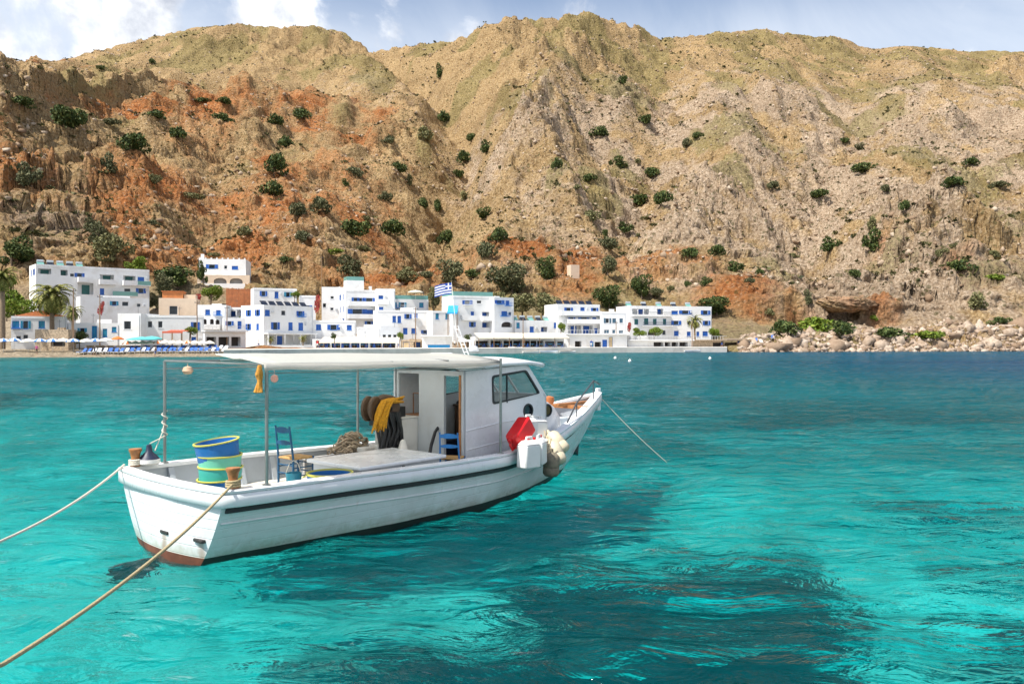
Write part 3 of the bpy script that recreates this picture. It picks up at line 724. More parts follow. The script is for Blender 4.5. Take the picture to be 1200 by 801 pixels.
    m = MB(); m.box(8.55, 8.95, -.30, .25, .90, 1.28); obj('bow_hatch', m, mat('hatch_grey', (.50, .56, .60), .5), root, bevel=.03)
    m = MB(); m.box(10.46, 10.60, -.04, .04, 1.3, 1.84); obj('stem_post', m, white, root, bevel=.02)
    # wheelhouse
    x0, x1, hw = 4.95, 7.32, .95
    prof = [(x0, .58), (x0, 2.43), (6.70, 2.50), (7.32, 1.84), (7.32, .62)]
    def rrect(pts, r=.07, n=4):
        out = []
        N = len(pts)
        for i in range(N):
            p = Vector((*pts[i], 0)); a = Vector((*pts[i-1], 0)); c = Vector((*pts[(i+1) % N], 0))
            u = (a-p).normalized(); w = (c-p).normalized()
            for k in range(n+1):
                f = k/n; q = p+u*r*(1-f)**2+w*r*f**2
                out.append((q.x, q.y))
        return out
    win = rrect([(5.70, 1.79), (5.68, 2.33), (6.68, 2.41), (7.12, 1.93)])
    def circ(cx, cz, rx, rz=None): return [(cx+rx*math.cos(w), cz+(rz or rx)*math.sin(w)) for w in np.linspace(0, 2*math.pi, 17)[:-1]]
    port1 = circ(6.74, 1.61, .13, .12)
    for sgn in (-1, 1):
        m = MB(); plate(m, prof, [win, port1], sgn*hw, sgn*(hw-.04)); obj('cabin_side', m, white, root)
        m = MB()
        inn = rrect([(5.74, 1.83), (5.72, 2.29), (6.66, 2.37), (7.06, 1.93)], .06)
        plate(m, win, [inn], sgn*(hw+.012), sgn*(hw-.02)); m.box(6.10, 6.13, min(sgn*(hw-.015), sgn*(hw+.005)), max(sgn*(hw-.015), sgn*(hw+.005)), 1.8, 2.345)
        f = obj('side_window', m, black, root)
        m = MB(); m.add([(x, sgn*(hw-.018), z) for x, z in win], [list(range(len(win)))]); obj('pane', m, gm, f)
        m = MB(); plate(m, circ(6.74, 1.61, .15, .14), [circ(6.74, 1.61, .115, .105)], sgn*(hw+.015), sgn*(hw-.03)); f = obj('porthole', m, black, root)
        m = MB(); m.add([(x, sgn*(hw-.02), z) for x, z in port1], [list(range(16))]); obj('pane', m, mat('porthole_glass', (.03, .04, .05), .08), f)
        m = MB(); m.tube([(5.0, sgn*(hw+.004), 1.36), (5.9, sgn*(hw+.004), 1.44), (6.6, sgn*(hw+.004), 1.47)], .012, 6); m.tube([(5.0, sgn*(hw+.004), 1.02), (6.2, sgn*(hw+.004), 1.1)], .010, 6); obj('side_moulding', m, white, root, smooth=True)
    # windscreen
    U = Vector((6.70, 0, 2.50))-Vector((7.32, 0, 1.84))
    def ws(y, f): p = Vector((7.32, 0, 1.84))+U*f; return (p.x, y, p.z)
    m = MB()
    ysp = [(-.95, -.84), (-.30, -.25), (.25, .30), (.84, .95)]
    for a, c in ysp: m.add([ws(a, 0), ws(c, 0), ws(c, 1), ws(a, 1)], [(0, 1, 2, 3)])
    for f0, f1 in ((0, .12), (.88, 1)): m.add([ws(-.95, f0), ws(.95, f0), ws(.95, f1), ws(-.95, f1)], [(0, 1, 2, 3)])
    m.add([(7.32, -.95, .62), (7.32, .95, .62), (7.32, .95, 1.84), (7.32, -.95, 1.84)], [(0, 1, 2, 3)])
    w = obj('windscreen', m, white, root)
    w.modifiers.new('thick', 'SOLIDIFY').thickness = .03
    for a, c in ((-.84, -.30), (-.25, .25), (.30, .84)):
        m = MB(); m.add([ws(a, .12), ws(c, .12), ws(c, .88), ws(a, .88)], [(0, 1, 2, 3)]); obj('pane', m, gm, w)
    # aft bulkhead with door and open locker window (plate lies across the boat)
    MA = Matrix.Translation((x0, 0, 0)) @ Matrix.Rotation(math.pi/2, 4, 'Z')       # local x -> port
    m = MB(); plate(m, [(-hw, .58), (-hw, 2.43), (.82, 2.43), (.82, .58)], [[(-.88, .64), (-.88, 2.34), (-.46, 2.34), (-.46, .64)], [(.20, 1.56), (.20, 2.36), (.77, 2.36), (.77, 1.56)]], -.03, .03, MA)
    obj('aft_bulkhead', m, mat('bulkhead_grey', (.56, .60, .62), .5, .05, 2, dirt=(.40, .38, .33)), root)
    m = MB()
    m.box(-.90, -.855, -.05, .05, .62, 2.36, MA); obj('door_frame', m, wood, root, bevel=.006)
    m = MB(); m.box(4.52, 4.915, .22, .86, DECK, 1.54); m.box(4.50, 4.918, .20, .88, 1.54, 1.565); obj('aft_locker', m, mat('locker_white', (.72, .71, .66), .45, .04, dirt=(.5, .46, .38)), root, bevel=.015)
    m = MB(); m.box(4.955, 5.6, .20, .80, 1.52, 1.56); m.tube([(5.3, .22, 1.56), (5.3, .22, 1.95), (5.3, .77, 1.95), (5.3, .77, 1.56)], .012, 6); m.tube([(5.3, .5, 1.95), (5.3, .5, 1.56)], .01, 6); obj('inner_shelf', m, wood, root)
    # inside the wheelhouse
    m = MB(); m.box(6.55, 7.25, -.88, .88, 1.0, 1.62); m.box(6.5, 7.28, -.89, .89, 1.62, 1.66); obj('dashboard', m, mat('dash_brown', (.12, .07, .045), .5, .3, 5), root, bevel=.02)
    m = MB(); m.box(5.6, 6.2, .25, .88, .62, 1.02); obj('helm_seat', m, mat('seat_navy', (.015, .025, .06), .6), root, bevel=.04)
    m = MB(); m.box(5.0, 7.28, -.91, .91, .585, .615); obj('cabin_sole', m, mat('sole_brown', (.22, .15, .10), .7, .2, 6), root)
    wh = MB(); wh.lathe([(.20, -.015), (.22, 0), (.20, .015), (.18, 0), (.20, -.015)], 20, Matrix.Translation((6.42, -.2, 1.50)) @ Matrix.Rotation(R(70), 4, 'Y'), cap=False); wh.tube([(6.42, -.2, 1.31), (6.42, -.2, 1.69)], .012, 6); obj('steering_wheel', wh, wood, root)
    # roof
    m = MB(); rows = []
    for x, dz in ((4.80, -.01), (5.2, .0), (6.0, .02), (6.7, .015), (7.02, -.03), (7.10, -.06)):
        rows.append([(x, y, 2.455+dz+.075*(1-(y/1.06)**2)+.02*(x-4.8)) for y in np.linspace(-1.06, 1.06, 13)])
    m.grid(rows); o = obj('cabin_roof', m, white, root, smooth=True); sd = o.modifiers.new('thick', 'SOLIDIFY'); sd.thickness = .07; sd.offset = 1
    m = MB(); m.box(5.5, 5.85, .2, .55, 2.56, 2.74); obj('roof_box', m, white, root, bevel=.03)
    # lattice mast on the roof
    m = MB()
    for dy in (-.05, .05): m.tube([(5.62, -.45+dy, 2.55), (5.42, -.28+dy, 3.26)], .012, 6)
    for k in range(5):
        f = k/5+.1; x = 5.62-.2*f; y = -.45+.17*f; z = 2.55+.71*f
        m.tube([(x, y-.05, z), (x, y+.05, z)], .007, 5)
    m.lathe([(.05, 0), (.045, .12)], 10, Matrix.Translation((5.72, -.42, 2.56))); m.lathe([(.085, 0), (.095, .03), (.07, .09), (0, .1)], 14, Matrix.Translation((5.55, -.62, 2.78)))
    obj('aerial_mast', m, white, root, smooth=True)
    # fore cabin trunk with porthole
    m = MB(); rows = []
    for x, wv, zt in ((7.30, .82, 1.80), (7.7, .76, 1.73), (8.05, .66, 1.60), (8.25, .58, 1.48), (8.42, .50, 1.25), (8.46, .48, .95)):
        rows.append([(x, -wv-.05, .70), (x, -wv, zt-.12), (x, -wv+.08, zt-.02), (x, 0, zt+.03), (x, wv-.08, zt-.02), (x, wv, zt-.12), (x, wv+.05, .70)])
    m.grid(rows); m.add(rows[-1], [(0, 1, 2, 3, 4, 5, 6)]); obj('fore_trunk', m, white, root, smooth=True, angle=35)
    Mp = Matrix.Translation((7.50, -.815, 1.56)) @ Matrix.Rotation(R(-8), 4, 'Z') @ Matrix.Rotation(R(90), 4, 'X')
    m = MB(); m.lathe([(.13, 0), (.135, .03), (.10, .04), (.095, .02)], 18, Mp, cap=False); f = obj('porthole', m, black, root, smooth=True)
    m = MB(); m.lathe([(.0, .018), (.10, .018)], 18, Mp, cap=False); obj('pane', m, mat('porthole_amber', (.10, .07, .02), .1), f)
    # canopy, its frame and posts
    Zc = 2.66
    m = MB(); rows = []
    outl = [(.55, -1.52, -.3), (.9, -1.54, .35), (1.4, -1.56, 1.0), (2.0, -1.56, 1.5), (3.0, -1.55, 1.55), (4.0, -1.53, 1.53), (4.9, -1.5, 1.5), (5.3, -1.46, 1.46)]
    for x, ya, yb in outl:
        rows.append([(x, y, Zc+.02+.13*(1-(y/1.58)**2)-.015*math.sin(x*4.2)**2-.012*x) for y in np.linspace(ya, yb, 17)])
    m.grid(rows)
    # hanging valance on the near edge
    m.grid([[(x, ya, rows[i][0][2]) for i, (x, ya, yb) in enumerate(outl)], [(x, ya-.015, rows[i][0][2]-.085+.012*math.sin(i*2.1)) for i, (x, ya, yb) in enumerate(outl)]])
    o = obj('canopy', m, cloth, root, smooth=True); o.modifiers.new('thick', 'SOLIDIFY').thickness = .012
    m = MB()
    ring = [(.6, -1.5, Zc), (5.35, -1.45, Zc-.06), (5.35, 1.45, Zc-.06), (.66, 1.45, Zc), (.6, -1.5, Zc)]
    m.tube(ring, .019, 8)
    for x in (1.6, 2.8, 4.0): m.tube([(x, -1.5, Zc-.01), (x, 0, Zc+.06), (x, 1.45, Zc-.01)], .015, 6)
    m.tube([(.62, -1.5, Zc-.11), (4.95, -1.45, Zc-.16)], .008, 6); m.tube([(.66, 1.45, Zc-.12), (4.5, 1.45, Zc-.15)], .012, 6)
    obj('canopy_frame', m, steel, root, smooth=True)
    for (t, y) in ((.6, -1.5), (5.34, -1.47), (.66, 1.45), (4.49, 1.47)):
        m = MB(); zb = sheer(t)+.04; m.tube([(t, y, zb), (t, y, Zc-.0)], .024, 10); m.lathe([(.06, 0), (.055, .015)], 12, Matrix.Translation((t, y, zb)))
        obj('canopy_post', m, steel, root, smooth=True)
    # bow rail
    pts = [(7.9, -(beam(7.9)-.02), sheer(7.9)+.10), (8.5, -(beam(8.5)-.03), sheer(8.5)+.34), (9.3, -(beam(9.3)-.03), sheer(9.3)+.42), (9.9, -(beam(9.9)-.03), sheer(9.9)+.47), (10.5, -.06, sheer(10.5)+.24)]
    m = MB(); m.tube(pts, .019, 8)
    for i in (1, 3):
        p = pts[i]; m.tube([(p[0], p[1], sheer(p[0])+.03), p], .013, 8)
    obj('bow_rail', m, dsteel, root, smooth=True)
    # bollards
    def bollard(loc, k=1.0):
        m = MB(); m.lathe([(.075*k, 0), (.07*k, .06*k), (.058*k, .12*k), (.075*k, .20*k), (.095*k, .24*k), (.09*k, .265*k), (0, .27*k)], 16, Matrix.Translation(loc))
        return obj('bollard', m, wood, root, smooth=True)
    bollard((.17, -1.40, sheer(0)+.045)); bollard((.17, 1.38, sheer(0)+.045))
    m = MB(); m.lathe([(.06, 0), (.055, .25), (.10, .27), (.12, .34), (.11, .42), (0, .45)], 14, Matrix.Translation((8.95, .25, 1.28))); obj('bollard', m, mat('orange_wood', (.52, .17, .05), .55, .25, 8), root, smooth=True)
    # deck box (fixed engine cover)
    m = MB(); m.box(2.45, 4.12, -1.18, .06, DECK, 1.0); o = obj('engine_box', m, mat('box_grey_white', (.62, .66, .69), .5, .04, 2, dirt=(.45, .42, .36)), root, bevel=.02)
    m = MB(); m.box(2.36, 4.20, -1.26, .12, 1.0, 1.06); obj('lid', m, white, o, bevel=.02)
    m = MB(); m.box(3.2, 3.24, -1.285, -1.26, .94, .99); obj('latch', m, dark, o)
    # black hose arch by the door
    m = MB(); m.tube([(4.35, -.62, DECK), (4.4, -.60, .85), (4.55, -.52, 1.12), (4.8, -.36, 1.32), (4.93, -.30, 1.38)], .03, 8); obj('exhaust_hose', m, black, root, smooth=True)
    m = MB(); m.prism([(9.42, .52), (9.62, .34), (9.70, .86), (9.66, .88)], -.07, .07); obj('stem_shoe', m, black, root)
    return root
# ------------------------------------------------------------------ things aboard and lines
def tilt(o, rx=0, ry=0, rz=0): o.rotation_euler = (rx, ry, rz)
def build_gear():
    blue = mat('chair_blue_paint', (.008, .075, .17), .5, .2, 10, .1, dirt=(.03, .2, .32))
    lblue = mat('chair_light_blue', (.02, .19, .50), .5, .15, 10, .1)
    rush = mat('rush_seat', (.45, .27, .10), .8, .35, 40, .3)
    def chair(name, label, m1, loc, rz, k=1.0):
        t = thing(name, label, 'chair', loc, rz); t.scale = (k, k, k)
        w = .205; d = .20; r = .019
        for x, y in ((d, w), (d, -w)):
            m = MB(); m.tube([(x, y, 0), (x, y, .47)], r, 8); obj('leg', m, m1, t, smooth=True)
        for y in (w, -w):
            m = MB(); m.tube([(-d, y, 0), (-d, y, .45), (-d-.07, y*.93, 1.0)], [r, r, r*.85], 8); obj('leg', m, m1, t, smooth=True)
        m = MB(); m.box(-d-.01, d+.015, -w-.01, w+.01, .435, .47); o = obj('seat', m, rush, t, bevel=.012)
        for z, h in ((.90, .085), (.70, .06)):
            m = MB(); rows = []
            for q in np.linspace(-1, 1, 9):
                xx = -d-.07*(z-.45)/.55-.02*(1-q*q)-.012
                rows.append([(xx, q*w*.95, z-.02*(1-q*q)), (xx, q*w*.95, z+h*(1-.45*q*q)), (xx+.018, q*w*.95, z+h*(1-.45*q*q)), (xx+.018, q*w*.95, z-.02*(1-q*q))])
            m.grid(rows, closed=True); obj('back_slat', m, m1, t)
        m = MB()
        for z in (.16, .30):
            m.tube([(-d, w, z), (d, w, z)], .011, 6); m.tube([(-d, -w, z), (d, -w, z)], .011, 6)
            m.tube([(d, -w, z+.04), (d, w, z+.04)], .011, 6); m.tube([(-d, -w, z+.04), (-d, w, z+.04)], .011, 6)
        obj('stretcher', m, m1, t, smooth=True)
        return t
    chair('wooden_chair', 'dark blue ladder-back wooden chair with rush seat standing on the open stern deck', blue, BW(2.60, -.76, DECK+.003), BRZ+R(2), 1.0)
    chair('wooden_chair', 'bright blue wooden chair in front of the wheelhouse door', lblue, BW(4.62, .98, DECK+.003), BRZ+R(28), .84)
    # stack of tubs
    cols = {'teal': mat('tub_teal', (.05, .40, .33), .4, .08, 4), 'blue': mat('tub_blue', (.015, .15, .42), .4, .08, 4), 'mint': mat('tub_mint', (.16, .55, .38), .4, .08, 4)}
    yel = mat('tub_yellow_rim', (.62, .58, .10), .45, .1)
    def tub(label, c, loc, r=.33, h=.30, tl=(0, 0), group='tubs stacked at the stern'):
        t = thing('plastic_tub', label, 'tub', loc, 0, group); t.rotation_euler = (tl[0], tl[1], 0)
        m = MB(); m.lathe([(r*.90, 0), (r*.985, h*.95), (r*.95, h*.95), (r*.87, .012), (0, .012)], 28); m.lathe([(r*.93, h*.55), (r*.945, h*.60), (r*.955, h*.68), (r*.93, h*.66)], 28, cap=False); obj('body', m, cols[c], t, smooth=True, angle=60)
        m = MB(); m.lathe([(r*.95, h*.93), (r*1.02, h*.94), (r*1.03, h*1.0), (r*.96, h*1.01), (r*.95, h*.93)], 28, cap=False); obj('rim', m, yel, t, smooth=True, angle=60)
        for s in (() if group else (-1, 1)):
            m = MB(); m.tube([(s*r*1.0, -.07, h*.92), (s*(r+.05), -.06, h*.85), (s*(r+.05), .06, h*.85), (s*r*1.0, .07, h*.92)], .011, 6); obj('handle', m, yel, t, smooth=True)
        return t
    sx, ss = .62, .28
    z = DECK
    names = [('mint', 'mint green tub at the bottom of the stern stack'), ('blue', 'blue tub in the lower middle of the stern stack'), ('teal', 'teal tub at mid height in the stern stack'), ('mint', 'mint tub directly under the topmost blue tub of the stack')]
    for i, (c, lab) in enumerate(names):
        tub(lab, c, BW(sx, ss, z+.002), .305, .30, (R((-1.5, 1, -1, 1)[i]), R((1, -1, 1.5, 0)[i]))); z += .17
    tub('topmost blue tub with yellow rim, tilted on the stern stack', 'blue', BW(sx-.01, ss, z+.03), .31, .30, (R(4), R(-7)))
    tub('blue tub with yellow rim lying behind the gunwale beside the engine box', 'blue', BW(1.98, 1.02, DECK+.004), .34, .46, (0, 0), None)
    # float with rope on the far post, bucket by chair
    whitep = mat('white_plastic', (.80, .80, .77), .4, .04, 5, dirt=(.55, .50, .40), dirt_amt=.5)
    creamp = mat('aged_cream_plastic', (.60, .53, .38), .5, .15, 6, dirt=(.30, .22, .12), dirt_amt=.8)
    redp = mat('red_plastic', (.72, .008, .012), .35, .08, 6)
    navy = mat('navy_plastic', (.012, .02, .05), .5)
    ropem = mat('rope_fibre', (.55, .44, .27), .9, .3, 60, .4)
    ropey = mat('old_yellow_rope', (.42, .34, .19), .9, .3, 60, .4)
    ropew = mat('pale_rope', (.66, .62, .52), .9, .2, 60, .4)
    m = MB(); p = BW(.35, -1.32, sheer(0)+.055)
    m.lathe([(.0, 0), (.13, .015), (.16, .08), (.12, .13), (.05, .20), (.035, .30), (0, .31)], 16); fl = obj('cone_float', m, [navy], None, smooth=True); fl.location = p
    tag(fl, 'dark cone-shaped float sitting on the far stern rail by the post', 'float')
    m = MB(); m.lathe([(.125, .0), (.165, .03), (.16, .085), (.12, .09)], 16, cap=False); obj('band', m, whitep, fl, smooth=True)
    tealp = mat('teal_tin', (.03, .22, .30), .5, .2, 8, dirt=(.02, .08, .1))
    b = thing('small_pail', 'small blue-green pail hanging by its string beside the dark blue chair', 'pail', BW(1.62, .62, DECK+.26))
    m = MB(); m.lathe([(.10, 0), (.12, .20), (.115, .20), (.095, .01), (0, .01)], 18); obj('body', m, tealp, b, smooth=True, angle=60)
    m = MB(); m.tube([(.115, 0, .19), (.06, 0, .34), (0, 0, .38), (-.06, 0, .34), (-.115, 0, .19)], .007, 6); obj('handle', m, ropew, b, smooth=True)
    # canisters over the gunwale
    def can(name, label, m1, loc, rot, w=.30, d=.20, h=.42, capm=None):
        t = thing(name, label, 'canister', loc, 0, 'canisters lashed outside the wheelhouse'); t.rotation_euler = rot
        m = MB(); m.box(-w/2, w/2, -d/2, d/2, 0, h*.86); m.add([(-w/2, -d/2, h*.86), (w/2, -d/2, h*.86), (w/2, d/2, h*.86), (-w/2, d/2, h*.86), (-w*.3, -d*.3, h), (w*.42, -d*.3, h), (w*.42, d*.3, h), (-w*.3, d*.3, h)], [(0, 1, 5, 4), (1, 2, 6, 5), (2, 3, 7, 6), (3, 0, 4, 7), (4, 5, 6, 7)])
        obj('body', m, m1, t, bevel=.035, smooth=True)
        m = MB(); m.tube([(-w*.22, 0, h*.97), (-w*.18, 0, h*1.10), (w*.15, 0, h*1.10), (w*.2, 0, h*.98)], .022, 8); obj('handle', m, m1, t, smooth=True)
        m = MB(); m.lathe([(.034, 0), (.034, .045), (.0, .05)], 12, Matrix.Translation((w*.33, 0, h*.99))); obj('cap', m, capm or m1, t, smooth=True)
        return t
    yo = lambda t: beam(t)
    can('jerry_can', 'red canister lying tilted on top of the white ones', redp, BW(6.02, 1.52, 1.46), (R(6), R(-126), BRZ), .34, .27, .60, redp)
    can('jerry_can', 'large white canister with a red cap hanging outermost against the hull', whitep, BW(5.72, 1.80, .70), (0, R(2), BRZ), .42, .24, .50, redp)
    can('jerry_can', 'narrow white canister beside the grey fender, with dark red cap', whitep, BW(6.12, 1.72, .72), (0, R(-3), BRZ+R(20)), .28, .24, .48, redp)
    can('jerry_can', 'tall white canister upright behind the red one', whitep, BW(6.15, 1.42, 1.06), (0, R(3), BRZ), .34, .24, .48, whitep)
    can('jerry_can', 'white canister nearest the bow, standing on the side deck', whitep, BW(6.75, 1.16, 1.03), (R(-4), R(4), BRZ), .44, .24, .44, whitep)
    def fender(label, m1, loc, rot, r=.13, h=.42):
        t = thing('fender', label, 'fender', loc, 0, 'fenders bundled outside the wheelhouse'); t.rotation_euler = rot
        m = MB(); m.lathe([(0, 0), (r*.75, .01), (r, .06), (r, h*.35), (r*.94, h*.38), (r, h*.41), (r, h*.8), (r*.7, h*.93), (.035, h), (.035, h+.06), (0, h+.06)], 18); obj('body', m, m1, t, smooth=True, angle=50)
        m = MB(); m.tube([(0, 0, h+.03), (-.03, .02, h+.14), (-.02, 0, h+.25)], .010, 6); obj('lanyard', m, ropem, t, smooth=True)
    fender('cream bottle-shaped fender tilted towards the bow', creamp, BW(7.0, 1.66, .84), (R(-46), R(-8), BRZ), .15, .50)
    fender('cream fender slanting down over the dark rubbing strake', creamp, BW(6.70, 1.78, .66), (R(-36), R(6), BRZ), .15, .48)
    fender('dirty grey-brown fender hanging lowest beside the white canisters', mat('dirty_fender', (.20, .17, .12), .7, .4, 8, .2, dirt=(.05, .04, .03)), BW(6.50, 1.70, .44), (R(2), 0, BRZ), .155, .46)
    # net hauler
    brown = mat('hauler_rubber', (.10, .062, .035), .55, .35, 8, .2)
    dk = mat('hauler_dark', (.014, .014, .014), .5, .4, 8)
    wp = mat('hauler_white', (.62, .60, .54), .5, .08, 5, dirt=(.35, .25, .15))
    ht = thing('net_hauler', 'net hauler with two brown drums on a post at the far gunwale', 'net hauler', BW(4.18, -.47, DECK), BRZ)
    m = MB(); m.box(-.13, .13, -.13, .13, 0, .55); m.tube([(0, 0, .5), (0, 0, 1.15)], .07, 12); m.box(-.35, .3, -.05, .2, .42, .5); obj('post', m, wp, ht, bevel=.015)
    for xx, rz_, rr in ((-.19, 22, .23), (.15, -18, .24)):
        m = MB(); Mt = Matrix.Translation((xx, -.02, 1.20)) @ Matrix.Rotation(R(rz_), 4, 'Z') @ Matrix.Rotation(R(90), 4, 'X')
        m.lathe([(.05, -.11), (rr*.9, -.11), (rr, -.09), (rr*.98, -.05), (rr*.62, -.015), (rr*.62, .015), (rr*.98, .05), (rr, .09), (rr*.9, .11), (.05, .11)], 26, Mt); d = obj('drum', m, brown, ht, smooth=True, angle=35)
        m = MB(); m.lathe([(.07, .1), (.07, .15), (.03, .17), (0, .17)], 14, Mt); obj('hub', m, dk, d, smooth=True)
    m = MB(); m.box(-.12, .12, -.1, .14, .88, 1.1); m.box(.32, .56, -.1, .12, 1.0, 1.2); m.tube([(.44, 0, 1.0), (.50, 0, .85), (.47, -.02, .70)], [.09, .06, .03], 10); obj('motor', m, dk, ht, bevel=.03)
    m = MB(); rr = random.Random(5)
    for k in range(28):
        x = rr.uniform(-.18, .36); y = rr.uniform(-.25, -.08); m.tube([(x, y, 1.12), (x+rr.uniform(-.1, .1), y-.05, .8), (x+rr.uniform(-.14, .14), y+rr.uniform(-.05, .05), .42), (x+rr.uniform(-.2, .2), y, .28)], rr.uniform(.014, .034), 6)
    obj('cables', m, dk, ht, smooth=True)
    # yellow net draped on the drums
    yn = mat('yellow_net', (.62, .30, .012), .8, .35, 30, .5)
    m = MB(); rr = random.Random(9)
    for k in range(26):
        x = rr.uniform(-.26, -.02); y = -.16+rr.uniform(-.05, .05); l = rr.uniform(.25, .45)
        m.tube([(x+.30+rr.uniform(0, .25), y, 1.33+rr.uniform(-.04, .06)), (x+.16, y-.04, 1.33), (x+.05, y-.07, 1.22), (x-.02, y-.08, 1.22-l*.5), (x-.06+rr.uniform(-.05, .05), y-.07, 1.22-l)], [.02, .028, .03, .03, .014], 6)
    o = obj('yellow_net', m, yn, None, smooth=True); o.location = BW(4.18, -.47, DECK); o.rotation_euler = (0, 0, BRZ); tag(o, 'bright yellow net bunched over the drums of the net hauler', 'net')
    # heap of pale netting with rope beside it
    m = MB(); rr = random.Random(12)
    for k in range(60):
        a = rr.uniform(0, 6.28); q = rr.uniform(0, .34); p0 = Vector((q*math.cos(a)*1.1, q*math.sin(a)*.7, rr.uniform(0, .42)*(1-q/.45)))
        a2 = rr.uniform(0, 6.28); ps = [p0+Vector((math.cos(a2+w)*.14, math.sin(a2+w)*.10, .05*math.sin(w*2)+.03)) for w in np.linspace(0, 4.5, 8)]
        m.tube(ps, rr.uniform(.012, .024), 5)
    o = obj('fishing_net', m, mat('pale_netting', (.50, .40, .28), .9, .5, 9, .5, dirt=(.16, .09, .05), dirt_amt=.8), None, smooth=True); o.location = BW(3.98, -1.02, .87); o.rotation_euler = (0, 0, BRZ); tag(o, 'heap of pale brown netting beside the net hauler on the rack', 'net')
    # rack under it
    t = thing('slatted_rack', 'grey slatted rack against the far bulwark below the netting', 'rack', BW(3.75, -1.02, DECK), BRZ)
    gr = mat('rack_grey', (.40, .39, .37), .7, .2, 6, .1)
    m = MB()
    for k in range(5): m.box(-.62, .74, -.30+k*.13, -.20+k*.13, .29, .32)
    obj('slatted_top', m, gr, t)
    for x in (-.58, .70):
        for y in (-.27, .29):
            m = MB(); m.box(x-.025, x+.025, y-.025, y+.025, 0, .29); obj('leg', m, gr, t)
    # white folded tarp cone by the locker
    m = MB(); m.lathe([(.30, 0), (.27, .06), (.13, .36), (.04, .62), (0, .64)], 12); o = obj('folded_tarp', m, mat('tarp_white', (.74, .72, .66), .8, .08, 5, .4), None, smooth=True, angle=80); o.location = BW(4.36, -.02, .56); tag(o, 'white cloth bundle folded to a cone between hauler and wheelhouse', 'tarp')
    # things hanging from the canopy
    def strand(name, label, cat, m1, t, y, z0, ln, n, r):
        m = MB(); rr = random.Random(n)
        for k in range(n):
            dx = rr.uniform(-.04, .04); m.tube([(dx*.3, 0, 0), (dx, rr.uniform(-.04, .04), -ln*.35), (dx*.6, rr.uniform(-.03, .03), -ln*.6), (dx*1.3, rr.uniform(-.04, .04), -ln)], [r, r*1.5, r, r*1.4], 6)
        o = obj(name, m, m1, None, smooth=True); o.location = BW(t, -y, z0); tag(o, label, cat); return o
    strand('rope_hank', 'orange-yellow hank of rope hanging from the canopy corner', 'rope', mat('orange_rope', (.55, .26, .04), .9, .4, 30, .4), .50, -1.50, 2.66, .36, 9, .018)
    m = MB(); m.lathe([(0, 0), (.05, .02), (.07, .07), (.05, .13), (0, .15)], 14); m.tube([(0, 0, .14), (0, 0, .34)], .006, 5)
    o = obj('pink_buoy', m, mat('faded_pink', (.60, .33, .28), .6, .15, 8), None, smooth=True); o.location = BW(2.6, -1.40, 2.24); tag(o, 'faded pink float hanging on a string under the far canopy edge', 'float')
    m = MB(); m.lathe([(0, 0), (.06, .015), (.085, .06), (.06, .12), (0, .14)], 14); m.tube([(0, 0, .12), (0, 0, .22)], .006, 5)
    o = obj('shell_float', m, mat('shell_orange', (.60, .40, .26), .6, .25, 8), None, smooth=True); o.location = BW(.95, -1.28, 2.44); tag(o, 'pale orange shell-like float hanging near the far stern post', 'float')
    # ropes
    def sag(a, b, s, n=26): return [Vector(a).lerp(Vector(b), i/n)-Vector((0, 0, s*4*(i/n)*(1-i/n))) for i in range(n+1)]
    def line(label, pts, r, m1, extra=None):
        m = MB()
        m.tube(pts, r, 8)
        if extra: extra(m)
        o = obj('mooring_line', m, m1, None, smooth=True); tag(o, label, 'rope')
    p0 = BW(.12, 1.46, sheer(0)+.10)
    def coils(t, y):
        def f(m):
            c = BW(t, -y, sheer(0)+.06)
            for k in range(3):
                m.tube([c+Vector((.085*math.cos(w), .085*math.sin(w), .03*k+.004*w)) for w in np.linspace(0, 6.3, 18)], .016, 6)
        return f
    line('thick tan mooring line running from the near stern bollard to the lower left', sag(p0, (-3.42, 5.4, .82), .12)+[Vector((-3.3, 3.0, 1.25)), Vector((-3.2, 1.2, 1.6))], .017, ropey, coils(.17, -1.40))
    q0 = BW(.02, -1.42, sheer(0)+.08)
    line('paler mooring line running left from the far stern bollard', sag(q0, (-5.42, 8.3, .86), .10)+[Vector((-5.2, 5.0, 1.2)), Vector((-5.0, 2.0, 1.6))], .016, ropew, coils(.17, 1.38))
    line('thin bow line slanting from the stem down into the water', sag(BW(10.55, .05, 1.62), (3.78, 19.75, 0), .05)+[Vector((3.95, 19.9, -.25))], .012, ropew)
    line('thin pale cord tied round the far stern post', [BW(.66, -1.45, 1.72), BW(.60, -1.40, 1.55), BW(.45, -1.34, 1.28), BW(.36, -1.32, 1.40)]+[BW(.66+.04*math.cos(w), -1.45+.04*math.sin(w), 1.50+.02*w) for w in np.linspace(0, 19, 40)], .009, ropew)
